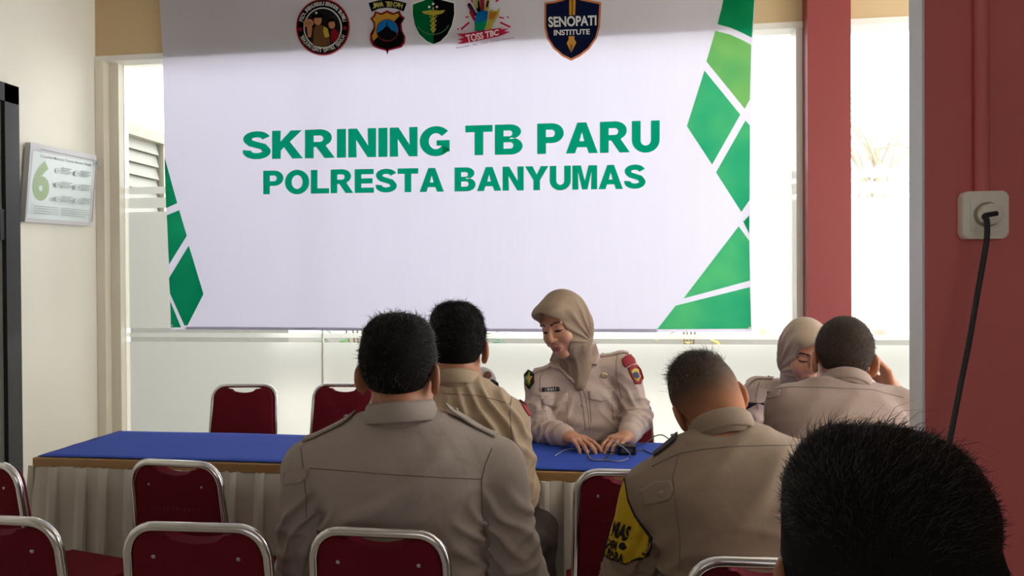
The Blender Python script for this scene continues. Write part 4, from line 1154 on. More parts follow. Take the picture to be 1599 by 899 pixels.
def seam(bvh, name, pts, parent, m=None, r=0.0013, step=6, off=0.0003):
    if parent is None: return None
    dense = []
    for p, q in zip(pts[:-1], pts[1:]):
        k = max(1, int(math.hypot(q[0] - p[0], q[1] - p[1]) / step))
        dense += [(p[0] + (q[0] - p[0]) * j / k, p[1] + (q[1] - p[1]) * j / k) for j in range(k)]
    dense.append(pts[-1]); P_ = []
    for x, y in dense:
        h = hit_px(bvh, x, y)
        if h[0] is not None: P_.append(h[0] + (h[1] if h[1].dot(ray(x, y)) < 0 else -h[1]) * off)
    if len(P_) > 2: MB().tube(P_, r, 6).build(name, m or M_seam, parent)
def px_text(bvh, name, s, quad, m, parent, th=0.004, bold=0.03):
    v, f, w, h = text_polys(s, bold); q = quad_map(*quad); V = []; ok = True; last = None
    for a, b in v:
        p = q(a, b); h_ = hit_px(bvh, p[0], p[1])
        if h_[0] is None:
            if last is None: return
            V.append(CAM_POS + ray(p[0], p[1]).normalized() * last); continue
        nr = h_[1] if h_[1].dot(ray(*p)) < 0 else -h_[1]; V.append(h_[0] + nr * th); last = (h_[0] - CAM_POS).length - th
    mesh_obj(name, V, f, m, parent)

def collar(parent, m, C, A, F, rx, ry, hgt, gap_deg, name='collar', flare=0.016, drop=0.0):
    """turned-down shirt collar: a band swept round the neck, open at the front"""
    A = unit(A); F = unit(npv(F) - A * float(npv(F) @ A)); R = np.cross(F, A); C = npv(C)
    prof = [(0, -.018), (-.002, hgt * .8), (.001, hgt), (.007, hgt + .004), (.012, hgt - .002), (flare + .003, -.004), (flare, -.008), (flare - .006, -.004), (.009, hgt * .55), (.006, -.018)]
    V = []; F_ = []; n = 56; mth = len(prof)
    for i in range(n + 1):
        a = math.radians(90 + gap_deg / 2 + (360 - gap_deg) * i / n); c, s_ = math.cos(a), math.sin(a)
        edge = min(i, n - i) / n
        for o, z in prof:
            dz = -drop * max(0, s_) ** 2
            V.append(C + R * (rx + o) * c + F * (ry + o) * s_ + A * (z + dz))
    for i in range(n):
        for j in range(mth): F_.append((i * mth + j, i * mth + (j + 1) % mth, (i + 1) * mth + (j + 1) % mth, (i + 1) * mth + j))
    F_.append(tuple(range(mth))); F_.append(tuple(n * mth + j for j in range(mth))[::-1])
    o = mesh_obj(name, V, F_, m, parent, smooth=True)
    return o
def epaulette(bvh, parent, m, a, b, side, width, name='epaulette', raise_=0.004, btn=True, lift_end=0.0):
    """strap lying along the shoulder from the sleeve head (a) towards the collar (b)"""
    a, b = npv(a), npv(b); n = 16; nw = 6; top = []; S = unit(side)
    for i in range(n + 1):
        t = i / n; k = 1.0 if t < .8 else 1 - ((t - .8) / .2) ** 2 * .75
        for j in range(nw + 1):
            w = (j / nw - .5) * width * k; p = a + (b - a) * t + S * w
            h = bvh.ray_cast(Vector((p[0], p[1], p[2] + .25)), Vector((0, 0, -1)))
            z = h[0].z if h[0] is not None else p[2]
            top.append(np.array([p[0], p[1], z + raise_ + .004 + lift_end * t ** 2]))
    V = list(top) + [p - np.array([0, 0, .0045]) for p in top]; W_ = nw + 1; off = len(top); F_ = []
    for i in range(n):
        for j in range(nw):
            q = (i * W_ + j, i * W_ + j + 1, (i + 1) * W_ + j + 1, (i + 1) * W_ + j); F_.append(q); F_.append(tuple(off + k for k in q[::-1]))
    rim = [j for j in range(W_)] + [i * W_ + nw for i in range(1, n + 1)] + [n * W_ + j for j in range(nw - 1, -1, -1)] + [i * W_ for i in range(n - 1, 0, -1)]
    for u, v_ in zip(rim, rim[1:] + rim[:1]): F_.append((v_, u, off + u, off + v_))
    e = mesh_obj(name, V, F_, m, parent, smooth=True)
    for f_ in e.data.polygons: pass
    e.data.set_sharp_from_angle(angle=math.radians(50))
    if btn:
        p = top[(n - 3) * W_ + nw // 2]
        mb = MB().lathe([(0, .004), (.004, .0035), (.0055, .001), (.0055, -.001), (0, -.001)], Vector(p), (0, 0, 1), 14).build('button', M_btn, e)
    return e

def person(name, label, J, s=1.0, hyaw=0, hpitch=0, hroll=0, res=.005, skin_m=M_skinM, shirt_m=M_uniA, female=False, hair=None, hijab=None,
           face=True, torso=None, fold_items=(), legs=True, hands=None, sleeve=(.064, .053, .050, .036), shoulder_r=.066, collar_p=None, seed=1, shirt_res=.006, neck_r=.055,
           cuffs=True, opening=None, fold_k=2.1):
    """J: world points head, neck, pelvis, shL, shR, elL, elR, wrL, wrR (the person's own left and right)"""
    g = {k: npv(v) for k, v in J.items()}
    M = head_frame(hyaw, hpitch, hroll); C = g['head']
    R = unit(g['shR'] - g['shL']); A = unit(g['neck'] - g['pelvis']); F = unit(np.cross(A, R)); R = unit(np.cross(F, A)); Zv = np.array([0, 0, 1.0])
    Fh = unit([F[0], F[1], 0]); Rh = unit([R[0], R[1], 0])
    hipL, hipR = g['pelvis'] - Rh * .095 * s, g['pelvis'] + Rh * .095 * s
    spread = g['spread'][0] if 'spread' in g else .07
    knL = J.get('knL', hipL + Fh * .40 * s - Rh * spread + Zv * .02); knR = J.get('knR', hipR + Fh * .40 * s + Rh * spread + Zv * .02)
    knL, knR = npv(knL), npv(knR)
    anL = np.array([knL[0], knL[1], .09]) + Fh * .0; anR = np.array([knR[0], knR[1], .09])
    pts = np.array([C, g['neck'], g['pelvis'], g['shL'], g['shR'], g['elL'], g['elR'], g['wrL'], g['wrR'], knL, knR, anL, anR])
    lo, hi = pts.min(0) - .16, pts.max(0) + .16; lo[2] = 0.0; hi[2] = C[2] + .22 * s
    # ---- one continuous body
    fd = Field(lo, hi, res)
    us = (0, .14, .3, .55, .78, .9, 1.0); tw = torso or {}
    ws = np.array(tw.get('w', (.165, .17, .162, .182, .19, .15, .07))); df = np.array(tw.get('f', (.12, .125, .118, .125, .115, .09, .06))); db = np.array(tw.get('b', (.115, .115, .10, .105, .11, .092, .06))); of = np.array(tw.get('o', (0, 0, .0, -.005, -.01, -.005, 0)))
    fd.torso(g['pelvis'] - A * .09, g['neck'], R, F, us, ws - .018, df - .018, db - .018, of)
    for sd, sg in (('L', -1), ('R', 1)):
        sh, el, wr = g['sh' + sd], g['el' + sd], g['wr' + sd]
        fd.cap(g['neck'] + R * sg * .035 - A * .015, sh, .045, .05, .04)
        fd.chain([sh, el, wr], [.050, .041, .027], .02)
        hip, kn, an = (hipL, knL, anL) if sd == 'L' else (hipR, knR, anR)
        fd.chain([hip, kn, an], [.075, .052, .036], .03); fd.cap(an - Zv * .04, an - Zv * .05 + Fh * .15, .034, .026, .02)
        hp = (hands or {}).get(sd)
        if hp: hand(fd, wr, hp['D'], hp['N'], hp['t'], hp.get('s', 1.0) * s, hp.get('curl', .35), hp.get('spread', 1), curls=hp.get('curls'))
        else: hand(fd, wr, unit(wr - el) * .8 - Zv * .3, -Zv if abs((wr - el)[2]) < .2 else -Rh * sg, -sg, s)
    fd.cap(g['neck'] - A * .03, C + M @ np.array([0, -.022, -.045]) * s, neck_r, neck_r - .003, .03)
    head_shape(fd, C, M, s, face, hijab is None, female)
    V, Q = fd.mesh(); V = relax(V, Q, 1, .4)
    fc = (V[Q].mean(1) - C) @ M / s; mi = np.zeros(len(Q), int)
    if face:
        ax_ = np.abs(fc[:, 0]); y, z = fc[:, 1], fc[:, 2]
        mi[(fc[:, 0] / .0235) ** 2 + ((z + .0655) / .0105) ** 2 < 1] = 1; mi[(mi == 1) & (y < .07)] = 0
        bz = .030 + .004 * np.sin((ax_ - .012) / .036 * 2.6); mi[(ax_ > .012) & (ax_ < .050) & (np.abs(z - bz) < .0042 - .002 * (ax_ - .012) / .036) & (y > .04)] = 2
        mi[(((ax_ - .031) / .0165) ** 2 + ((z - .0015) / .0042) ** 2 < 1) & (y > .04)] = 3
    body = np_obj(name, V, Q, [skin_m, M_lip, M_brow, M_lash], midx=mi)
    org = Vector((float(g['pelvis'][0]), float(g['pelvis'][1]), 0.0))
    body.data.transform(Matrix.Translation(-org)); body.location = org
    tag(body, label, 'person')
    # ---- shirt
    fs = Field(pts[:9].min(0) - .17, pts[:9].max(0) + .17, shirt_res)
    fs.torso(g['pelvis'] - A * .07, g['neck'] + A * .005, R, F, us, ws, df, db, of)
    for sd, sg in (('L', -1), ('R', 1)):
        sh, el, wr = g['sh' + sd], g['el' + sd], g['wr' + sd]; ra, rb, rc, rd = sleeve
        fs.cap(g['neck'] + R * sg * .04 - A * .012, sh - A * .0, .048, shoulder_r, .035)
        fs.cap(sh, el, shoulder_r, rb + .002, .012); cu = wr - unit(wr - el) * .012
        fs.cap(el, cu, rb, rd, .016)
    if opening is not None:
        for o in opening(g, A, F, R): fs.ell(*o[:2], k=.006, op='sub')
    VS, QS = fs.mesh(); VS = relax(VS, QS, 2, .5); NS = vnormals(VS, QS)
    items = list(fold_items)
    for sd, sg in (('L', -1), ('R', 1)):
        sh, el, wr = g['sh' + sd], g['el' + sd], g['wr' + sd]
        items += [(el, .12, unit(wr - el) + unit(el - sh) + .25 * R * sg, .034, .008), (sh - A * .13 + R * sg * -.03, .15, R * sg * .8 + A * .55, .04, .008), ((el + wr) / 2, .09, wr - el, .036, .005), ((sh + el) / 2, .1, (el - sh) + .12 * R, .055, .004)]
    items += [(g['pelvis'] + A * .12, .24, A + .25 * R, .06, .007), (g['pelvis'] + A * .3, .3, A * .7 - R * .5, .11, .004)]
    VS = folds(VS, NS, [(c_, r_, d_, l_, a_ * fold_k) for c_, r_, d_, l_, a_ in items], seed * 17)
    NS = vnormals(VS, QS); VS = VS + NS * (wob(VS, 42, seed) * .0016)[:, None]
    shirt = np_obj('uniform_shirt', VS, QS, shirt_m, body)
    bv = bvh_of(VS, QS)
    # ---- trousers and shoes
    if legs:
        lp = np.array([hipL, hipR, knL, knR, anL, anR]); ft = Field(lp.min(0) - .14, lp.max(0) + .14, .011)
        ft.ell(g['pelvis'] - Zv * .0, (.16 * s, .125 * s, .105), np.stack([Rh, Fh, Zv], 1), .03)
        for hip, kn, an in ((hipL, knL, anL), (hipR, knR, anR)): ft.chain([hip, kn, an + Zv * .02], [.09, .068, .056], .03)
        vt, qt = ft.mesh(); vt = relax(vt, qt, 1); np_obj('trousers', folds(vt, vnormals(vt, qt), [(lp.mean(0), .6, [.3, .5, 1], .08, .006)], seed), qt, M_trou, body)
        for an in (anL, anR):
            f2_ = Field(an - np.array([.2, .2, .1]), an + np.array([.2, .2, .06]), .008)
            f2_.cap(an - Zv * .048, an - Zv * .052 + Fh * .16, .042, .036, .01).cap(an - Zv * .04, an + Zv * .02, .045, .045, .02).cut_below((0, 0, .004), (0, 0, -1))
            f2_.f = np.maximum(f2_.f, 0) if False else f2_.f
            a_, b_ = f2_.mesh(); a_[:, 2] = np.maximum(a_[:, 2], .001); np_obj('shoe', a_, b_, M_shoe, body)
    # ---- collar
    if collar_p:
        cp_ = dict(collar_p); cA = unit(unit(C - g['neck']) * .55 + A * .6)
        collar(body, shirt_m, g['neck'] + cA * cp_.get('up', .0) + F * cp_.get('fwd', .0), cA, F, cp_.get('rx', .060), cp_.get('ry', .064), cp_.get('h', .034), cp_.get('gap', 30), flare=cp_.get('flare', .012), drop=cp_.get('drop', .02))
    # ---- hair or head scarf
    if hair:
        fh = Field(C - .2 * s, C + .2 * s, hair.get('res', .004)); L = lambda x, y, z: C + M @ np.array([x, y, z]) * s
        t = hair.get('t', .008)
        for c_, r_ in hair.get('shape', [((0, -.016, .044), (.0765 + t * .75, .094 + t, .086 + t * 1.4))]): fh.ell(L(*c_), np.array(r_) * s, M, .02)
        fh.ell(L(0, .094, -.040), np.array((.088, .085, .095)) * s, M, .012, 'sub')          # face
        nz = hair.get('nape', -.052)
        fh.cut_below(L(0, -.06, nz), M @ np.array([0, .35, -1.0]), .006) if False else None
        fh.ell(L(0, -.055, nz - .10), np.array((.14, .10, .10)) * s, M, .012, 'sub')          # below the nape
        for sx in (-1, 1): fh.ell(L(sx * .085, .0, -.018), np.array((.026, .030, .040)) * s, M, .008, 'sub')
        vh, qh = fh.mesh(); vh = relax(vh, qh, 1)
        if hair.get('rough'): vh = vh + vnormals(vh, qh) * (wob(vh, hair.get('rs', 60) / s, seed + 5) * hair['rough'] * np.clip(((vh - C) @ M[:, 2]) / .05, .15, 1))[:, None]
        if hair.get('fade'):                 # cropped hair thinning out into bare skin
            z0, z1, m2_ = hair['fade']; t2 = .006
            f3 = Field(C - .2 * s, C + .2 * s, .004); f3.ell(L(0, -.014, .037), np.array((.0755 + t2, .0945 + t2, .0855 + t2)) * s, M, .02); f3.cap(L(0, -.04, -.03), L(0, -.03, -.05), (.064) * s, .062 * s, .03)
            f3.ell(L(0, .094, -.040), np.array((.088, .085, .095)) * s, M, .012, 'sub'); f3.ell(L(0, -.055, z0 - .115), np.array((.14, .10, .10)) * s, M, .012, 'sub')
            for sx in (-1, 1): f3.ell(L(sx * .085, .0, -.018), np.array((.022, .026, .036)) * s, M, .008, 'sub')
            v3, q3 = f3.mesh(); v3 = relax(v3, q3, 1); l3 = (v3 - C) @ M / s
            fo = np_obj('hair_fade', v3, q3, m2_, body)
            den = np.clip((l3[:, 2] - z0) / (z1 - z0) + .06 * wob(l3, 90, 2), 0, 1); at_ = fo.data.attributes.new('crop_amount', 'FLOAT', 'POINT'); at_.data.foreach_set('value', (den * den * (3 - 2 * den)).astype(np.float32))
        ho = np_obj('hair', vh, qh, hair.get('m', M_hair), body)
        for q in hair.get('strands', []):
            strands(vh, qh, 'hair_strands', ho, q.get('m', M_strand), C, M, s, q['n'], q['len'], q['r'], q.get('zmin', -.03), q.get('comb', (0, -1, .2)), q.get('lift', .5), seed + q['n'], q.get('zfall', .05), q.get('zmax', 9), q.get('jitter', .2))
    if hijab:
        L = lambda x, y, z: C + M @ np.array([x, y, z]) * s
        fh = Field(np.minimum(C - .22, g['neck'] - .2), np.maximum(C + .22, g['neck'] + .2), hijab.get('res', .0035))
        E = lambda c, r, k, op='add': fh.ell(L(*c), np.array(r) * s, M, k, op)
        E((0, -.012, .036), (.087, .108, .098), .01); E((0, -.045, -.015), (.082, .082, .090), .03); E((0, .010, -.045), (.080, .082, .085), .03)
        E((0, .074, .080), (.066, .050, .032), .035)
        fh.cap(L(0, -.03, -.07), g['neck'] + F * .015 + A * .01, .073, .062, .04); fh.cap(g['neck'] + F * .03 + A * .01, g['neck'] + F * .072 - A * .04, .054, .026, .03)
        ox = hijab.get('ox', 0)
        E((ox, .135, -.010), (.064, .130, .100), .006, 'sub')
        vh, qh = fh.mesh(); vh = relax(vh, qh, 1); nh = vnormals(vh, qh); lc = (vh - C) @ M / s
        rad = np.arctan2(lc[:, 2] + .10, lc[:, 1] + .02 + .0 * lc[:, 0])            # folds fan out from under the chin
        fan = (0.5 + .5 * np.sin(rad * hijab.get('nf', 17) + 1.2 * wob(lc, 22, seed) + lc[:, 0] * 9)) ** 2
        wgt = np.clip((np.abs(lc[:, 0]) - .02) / .05, 0, 1) * np.clip((.10 - lc[:, 2]) / .08, .1, 1) * (rad > -1.2)
        low = np.clip((-.06 - lc[:, 2]) / .04, 0, 1)
        neckf = (0.5 + .5 * np.sin(lc[:, 0] * 150 + lc[:, 2] * 60 + 2.2 * wob(lc, 30, seed + 3))) ** 2
        vh = vh + nh * (.0085 * s * wgt * (1 - low) * (fan - .4) + .0035 * low * (neckf - .4) + .0012 * wob(lc, 60, 4))[:, None]
        np_obj('hijab', vh, qh, hijab.get('m', M_hij), body)
    return dict(body=body, shirt=shirt, bvh=bv, g=g, A=A, F=F, R=R, C=C, M=M, s=s)
# ------------------------------------------------------------------ the people
def midz(px, z, d): return atz(px, z, d)
SIT = 0.555
# officer seated in front, seen from behind
m1 = person('person', 'broad seated officer with black cropped hair and shoulder straps, directly behind another officer', dict(
    head=at(624, 589, 1.76), neck=at(627, 656, 1.72), pelvis=midz(640, SIT, 1.76), shL=at(489, 733, 1.74), shR=at(774, 731, 1.74),
    elL=at(470, 925, 1.80), elR=at(812, 915, 1.78), wrL=at(535, 930, 2.0), wrR=at(715, 930, 2.0), knL=midz(590, .57, 1.98), knR=midz(700, .57, 1.98)),
    s=1.07, hyaw=2, hpitch=4, skin_m=M_skinM, shirt_m=M_uniA, face=False, seed=3, shoulder_r=.070, fold_k=2.8,
    torso=dict(w=(.19, .19, .175, .185, .20, .165, .075), f=(.14, .15, .14, .13, .12, .09, .06), b=(.12, .125, .11, .11, .115, .10, .062)),
    hair=dict(t=.008, shape=[((0, -.016, .044), (.081, .102, .093)), ((.024, -.012, .086), (.048, .072, .048)), ((-.024, -.012, .086), (.048, .072, .048))], rough=.003, res=.004, nape=-.044, strands=[dict(n=6000, len=.02, r=.0006, comb=(.5, .8, .1), lift=.12, zmin=.0), dict(n=160, len=.026, r=.0006, comb=(-.6, .6, .6), lift=.6, zmin=.1), dict(n=1500, len=.012, r=.0005, comb=(0, -.3, -1), lift=.25, zmin=-.06), dict(n=500, len=.012, r=.0005, comb=(0, -.3, -1), lift=.25, zmin=-.05, zmax=.02, m=M_sgrb)]),
    collar_p=dict(rx=.066, ry=.070, h=.034, gap=30, up=.004, flare=.02), sleeve=(.07, .060, .056, .04), neck_r=.060)
# officer in front of the table, further away
m2 = person('person', 'seated officer with thick black combed hair, leaning toward the blue table', dict(
    head=at(714, 549, 2.30), neck=at(712, 602, 2.24), pelvis=midz(722, SIT, 2.22), shL=at(628, 655, 2.26), shR=at(789, 657, 2.26),
    elL=at(606, 760, 2.26), elR=at(808, 764, 2.24), wrL=midz(655, .79, 2.62), wrR=midz(757, .79, 2.62), knR=midz(835, .56, 2.48), knL=midz(640, .56, 2.52)),
    s=1.04, hyaw=8, hpitch=8, skin_m=M_skinM, shirt_m=M_uniB, face=False, seed=5, shoulder_r=.072,
    torso=dict(w=(.19, .19, .18, .195, .20, .16, .075), f=(.13, .14, .13, .125, .12, .09, .06), b=(.12, .12, .11, .11, .115, .095, .062)),
    fold_items=[(at(768, 668, 2.15), .17, (.85, 0, .5), .036, .009), (at(700, 690, 2.12), .15, (.5, 0, .85), .06, .006)],
    hair=dict(t=.012, shape=[((0, -.016, .044), (.083, .105, .098)), ((.020, .0, .096), (.046, .070, .046)), ((-.026, .0, .098), (.046, .070, .046))], rough=.004, nape=-.046, strands=[dict(n=5000, len=.034, r=.0007, comb=(.5, -1, -.1), lift=.08, zmin=.0), dict(n=600, len=.02, r=.0006, comb=(0, -.3, -1), lift=.2, zmin=-.05)]),
    collar_p=dict(rx=.058, ry=.062, h=.032, gap=30, up=.004), sleeve=(.07, .058, .055, .04))
# officer with the armband, head bent
m3 = person('person', 'seated officer with short grey hair and yellow armband, head bent down', dict(
    head=at(1107, 634, 1.80), neck=at(1132, 684, 1.70), pelvis=midz(1190, SIT, 1.60), shL=at(1022, 772, 1.72), shR=at(1254, 741, 1.72),
    elL=at(984, 902, 1.80), elR=at(1290, 905, 1.80), wrL=at(1062, 930, 2.0), wrR=at(1200, 930, 2.0)),
    s=.98, hyaw=6, hpitch=22, hroll=-21, skin_m=M_skinM, shirt_m=M_uniC, face=False, seed=8, shoulder_r=.072, fold_k=2.8,
    torso=dict(w=(.19, .19, .175, .185, .195, .165, .08), f=(.14, .15, .14, .13, .12, .09, .06), b=(.12, .125, .115, .12, .12, .10, .064)),
    hair=dict(fade=(-.05, .06, M_fade), t=.003, rough=.0012, res=.004, nape=.048, m=mat('cropped_hair', rgb(74, 60, 52), .9, spec=.15, var=.35, vscale=90), strands=[dict(n=1600, len=.016, r=.0005, comb=(-.6, .2, 1), lift=.5, zmin=.075, m=M_strand), dict(n=1500, len=.011, r=.0005, comb=(0, -.2, -1), lift=.3, zmin=-.04, m=M_sgrey), dict(n=260, len=.03, r=.0004, comb=(-.8, .1, .8), lift=.7, zmin=.06, m=M_strand)]),
    collar_p=dict(rx=.060, ry=.062, h=.034, gap=30, up=.006, fwd=.004, flare=.012), sleeve=(.07, .062, .058, .042), neck_r=.058)
# officer at the right, leaning over the table
m4 = person('person', 'seated officer with greying hair leaning in close to the second hijab woman', dict(
    head=at(1317, 567, 2.36), neck=at(1322, 607, 2.24), pelvis=midz(1310, SIT, 2.08), shL=at(1234, 636, 2.24), shR=at(1397, 640, 2.24),
    elL=at(1212, 720, 2.34), elR=at(1428, 692, 2.46), wrL=midz(1262, .80, 2.66), wrR=at(1394, 612, 2.52)),
    s=1.05, hyaw=-6, hpitch=16, hroll=3, skin_m=M_skinM, shirt_m=uni('uniform_mauve', (152, 132, 125)), face=False, seed=11, shoulder_r=.070,
    torso=dict(w=(.19, .195, .185, .20, .20, .165, .08), f=(.13, .14, .13, .125, .12, .09, .06), b=(.12, .12, .11, .12, .12, .10, .062)),
    hands=dict(R=dict(D=np.array([-.35, -.1, .9]), N=np.array([-1, 0, -.2]), t=-1, curl=.5)),
    hair=dict(t=.006, rough=.0015, res=.004, nape=-.046, m=M_hgrb, strands=[dict(n=1600, len=.014, r=.0006, comb=(.3, -.6, -.4), lift=.25, zmin=-.05, m=M_sgrb), dict(n=900, len=.014, r=.0006, comb=(.3, -.6, -.4), lift=.3, zmin=.0)]),
    collar_p=dict(rx=.058, ry=.060, h=.028, gap=30, up=.002, flare=.010), sleeve=(.07, .058, .055, .04))
# man nearest the camera: dark hair filling the lower right corner
m5 = person('person', 'person nearest the camera, thick black hair, seen from behind', dict(
    head=at(1375, 924, .62), neck=at(1386, 1090, .585), pelvis=midz(1400, SIT, .60), shL=at(1075, 1215, .60), shR=at(1680, 1215, .60),
    elL=at(1040, 1640, .66), elR=at(1720, 1640, .66), wrL=midz(1280, .66, .86), wrR=midz(1480, .66, .86)),
    s=.95, hyaw=-2, hpitch=4, skin_m=M_skinD, shirt_m=uni('uniform_grey', (150, 138, 128)), face=False, seed=14, shoulder_r=.068,
    hair=dict(t=.010, shape=[((0, -.016, .044), (.083, .104, .097)), ((.026, -.012, .086), (.048, .072, .048)), ((-.026, -.012, .088), (.048, .072, .050)), ((0, -.03, .01), (.079, .085, .07))], rough=.0035, res=.003, rs=70, nape=-.055, strands=[dict(n=9000, len=.016, r=.00040, comb=(.5, .6, .1), lift=.16, zmin=.05, zfall=.03), dict(n=16000, len=.010, r=.00034, comb=(0, -.3, -1), lift=.10, zmin=-.10),
          dict(n=260, len=.022, r=.0003, comb=(.7, .5, .5), lift=.5, zmin=.10), dict(n=18, len=.045, r=.00026, comb=(.9, .2, .2), lift=.55, zmin=.112)]),
    collar_p=dict(rx=.062, ry=.066, h=.036, gap=30, up=.004), neck_r=.058)

def v_open(depth=.15, wid=.05):
    def f(g, A, F, R):
        return [(g['neck'] + F * .085 - A * (depth * .35), (wid, .06, depth * .55)), ]
    return f
# officer with brown head scarf, hands on the table
w1 = person('person', 'seated woman officer in brown hijab looking down, hands on blue table', dict(
    head=at(880, 505, 2.94), neck=at(899, 577, 3.06), pelvis=midz(918, SIT, 3.16), shR=at(842, 600, 3.04), shL=at(972, 573, 3.06),
    elR=at(840, 668, 2.99), elL=at(995, 652, 3.03), wrR=on_z(884, 681, .792), wrL=on_z(980, 680, .795)),
    s=.99, hyaw=180 - 30, hpitch=20, hroll=10, res=.0032, skin_m=M_skinW, shirt_m=M_uniW, female=True, face=True, seed=21, shirt_res=.005, shoulder_r=.058, neck_r=.048,
    torso=dict(w=(.175, .175, .165, .18, .178, .14, .07), f=(.12, .13, .13, .145, .12, .085, .055), b=(.11, .11, .10, .10, .10, .085, .055)),
    hands=dict(R=dict(D=on_z(914, 690, .79) - on_z(884, 681, .792), N=np.array([0, .1, -1]), t=1, curls=[.28, .42, .5, .55], s=1.0), L=dict(D=on_z(956, 690, .79) - on_z(980, 680, .795), N=np.array([0, .1, -1]), t=-1, curls=[.5, .6, .6, .6], s=1.0)),
    sleeve=(.06, .056, .054, .042), hijab=dict(m=M_hij, res=.0032))
w2 = person('person', 'woman officer in pale hijab bending toward the greying officer at right', dict(
    head=at(1257, 550, 2.86), neck=at(1243, 604, 3.0), pelvis=midz(1236, SIT, 3.2), shR=at(1184, 613, 3.02), shL=at(1302, 622, 3.0),
    elR=at(1172, 690, 2.98), elL=at(1330, 700, 2.96), wrR=midz(1210, .80, 2.90), wrL=midz(1290, .80, 2.84)),
    s=.98, hyaw=180 + 3, hpitch=20, hroll=-2, res=.0042, skin_m=M_skinW, shirt_m=M_uniW, female=True, face=True, seed=23, shoulder_r=.058, neck_r=.048,
    torso=dict(w=(.17, .17, .16, .175, .175, .14, .07), f=(.12, .13, .13, .14, .12, .085, .055), b=(.11, .11, .10, .10, .10, .085, .055)),
    sleeve=(.06, .056, .054, .042), hijab=dict(m=M_hij2, res=.0035, nf=22))
w3 = person('person', 'officer almost hidden behind the black haired man, only a patched sleeve showing', dict(
    head=at(706, 553, 3.06), neck=at(704, 598, 3.12), pelvis=midz(700, SIT, 3.22), shR=at(648, 618, 3.1), shL=at(752, 596, 3.1),
    elR=at(636, 690, 3.05), elL=at(748, 690, 3.05), wrR=midz(672, .80, 2.92), wrL=midz(722, .80, 2.92)),
    s=.95, hyaw=176, hpitch=22, res=.006, skin_m=M_skinW, shirt_m=mat('pale_sleeve', rgb(206, 200, 206), .85, var=.04), female=True, face=True, seed=25, shoulder_r=.058, neck_r=.048,
    sleeve=(.06, .056, .054, .042), hijab=dict(m=M_hij, res=.005))

# ------------------------------------------------------------------ uniform details
M_dkst = mat('dark_strap', rgb(38, 32, 32), .7)
P_ = lambda n, c: mat('badge_' + n, rgb(*c), .7)
def up(p, dz): return np.array([p[0], p[1], p[2] + dz])
# dark haired officer in front
b, o, g = m1['bvh'], m1['body'], m1['g']
seam(b, 'yoke_seam', [(484, 731), (540, 735), (620, 741), (690, 745), (752, 748)], o)
seam(b, 'armhole_seam', [(768, 700), (758, 725), (752, 750), (753, 800), (759, 850)], o)
seam(b, 'armhole_seam', [(470, 700), (474, 735), (478, 775), (478, 815)], o)
patch(b, 'shoulder_tab', [(446, 738), (470, 730), (481, 733), (480, 743), (472, 752), (447, 757)], m1['shirt'].data.materials[0], o, .006)
h = hit_px(b, 468, 744)
if h[0] is not None: MB().lathe([(0, .006), (.004, .0055), (.0058, .004), (.0058, 0), (0, 0)], h[0], (0, -1, 0), 14).build('button', M_btn, o)
epaulette(b, o, M_uniA, at(776, 694, 1.74), at(697, 664, 1.73), (0, 1, 0), .048, lift_end=.012)
epaulette(b, o, M_uniA, at(478, 694, 1.74), at(555, 664, 1.73), (0, 1, 0), .048, lift_end=.004)
# officer with combed black hair
b, o = m2['bvh'], m2['body']
seam(b, 'yoke_seam', [(690, 614), (744, 617), (775, 624), (797, 631)], o)
seam(b, 'armhole_seam', [(799, 620), (796, 640), (798, 665), (801, 690)], o)
patch(b, 'red_sleeve_patch', [(811, 624), (817, 628), (824, 638), (829, 650), (825, 649), (818, 638)], P_('red', (150, 30, 40)), o, .003)
# officer with the armband
b, o = m3['bvh'], m3['body']
seam(b, 'yoke_seam', [(1018, 728), (1060, 708), (1100, 701), (1140, 697), (1200, 695), (1247, 695)], o)
patch(b, 'shoulder_tab', [(998, 768), (1005, 790), (1026, 786), (1046, 781), (1053, 765), (1048, 750), (1020, 752)], M_uniC, o, .003)
h = hit_px(b, 1034, 771)
if h[0] is not None: MB().lathe([(0, .007), (.005, .0068), (.0075, .004), (.0075, 0), (0, 0)], h[0], (0, -1, 0), 16).build('button', M_btn, o)
seam(b, 'armhole_seam', [(1060, 708), (1050, 745), (1056, 790), (1062, 850), (1060, 890)], o)
epaulette(b, o, M_dkst, at(1020, 732, 1.72), at(1058, 690, 1.71), (0, 1, 0), .046)
arm = [(976, 751), (981, 782), (991, 805), (1004, 824), (1015, 839), (1009, 865), (977, 879), (945, 866), (953, 837), (963, 807), (969, 775)]
ac = (979, 832)
band = patch(b, 'armband', [(ac[0] + (x - ac[0]) * 1.13, ac[1] + (y - ac[1]) * 1.06) for x, y in arm], M_dkst, o, .003, 8, ac)
patch(b, 'yellow_panel', arm, P_('yellow', (214, 178, 30)), band, .005, 8, ac)
ink = P_('ink', (30, 26, 24))
px_text(b, 'lettering', 'MAS', ((962, 811), (989.5, 820), (983, 846), (955, 836)), ink, band, .0066, .05)
px_text(b, 'lettering', 'DEM', ((953, 841), (968, 845), (966, 859), (949, 853)), ink, band, .0066, .05)
patch(b, 'round_emblem', [(974.5 + 5.5 * math.cos(t * .628), 853 + 6 * math.sin(t * .628)) for t in range(10)], ink, band, .0066, 2)
px_text(b, 'lettering', 'I PARA', ((948, 855), (977, 864), (974.5, 877), (945, 867)), ink, band, .0066, .05)
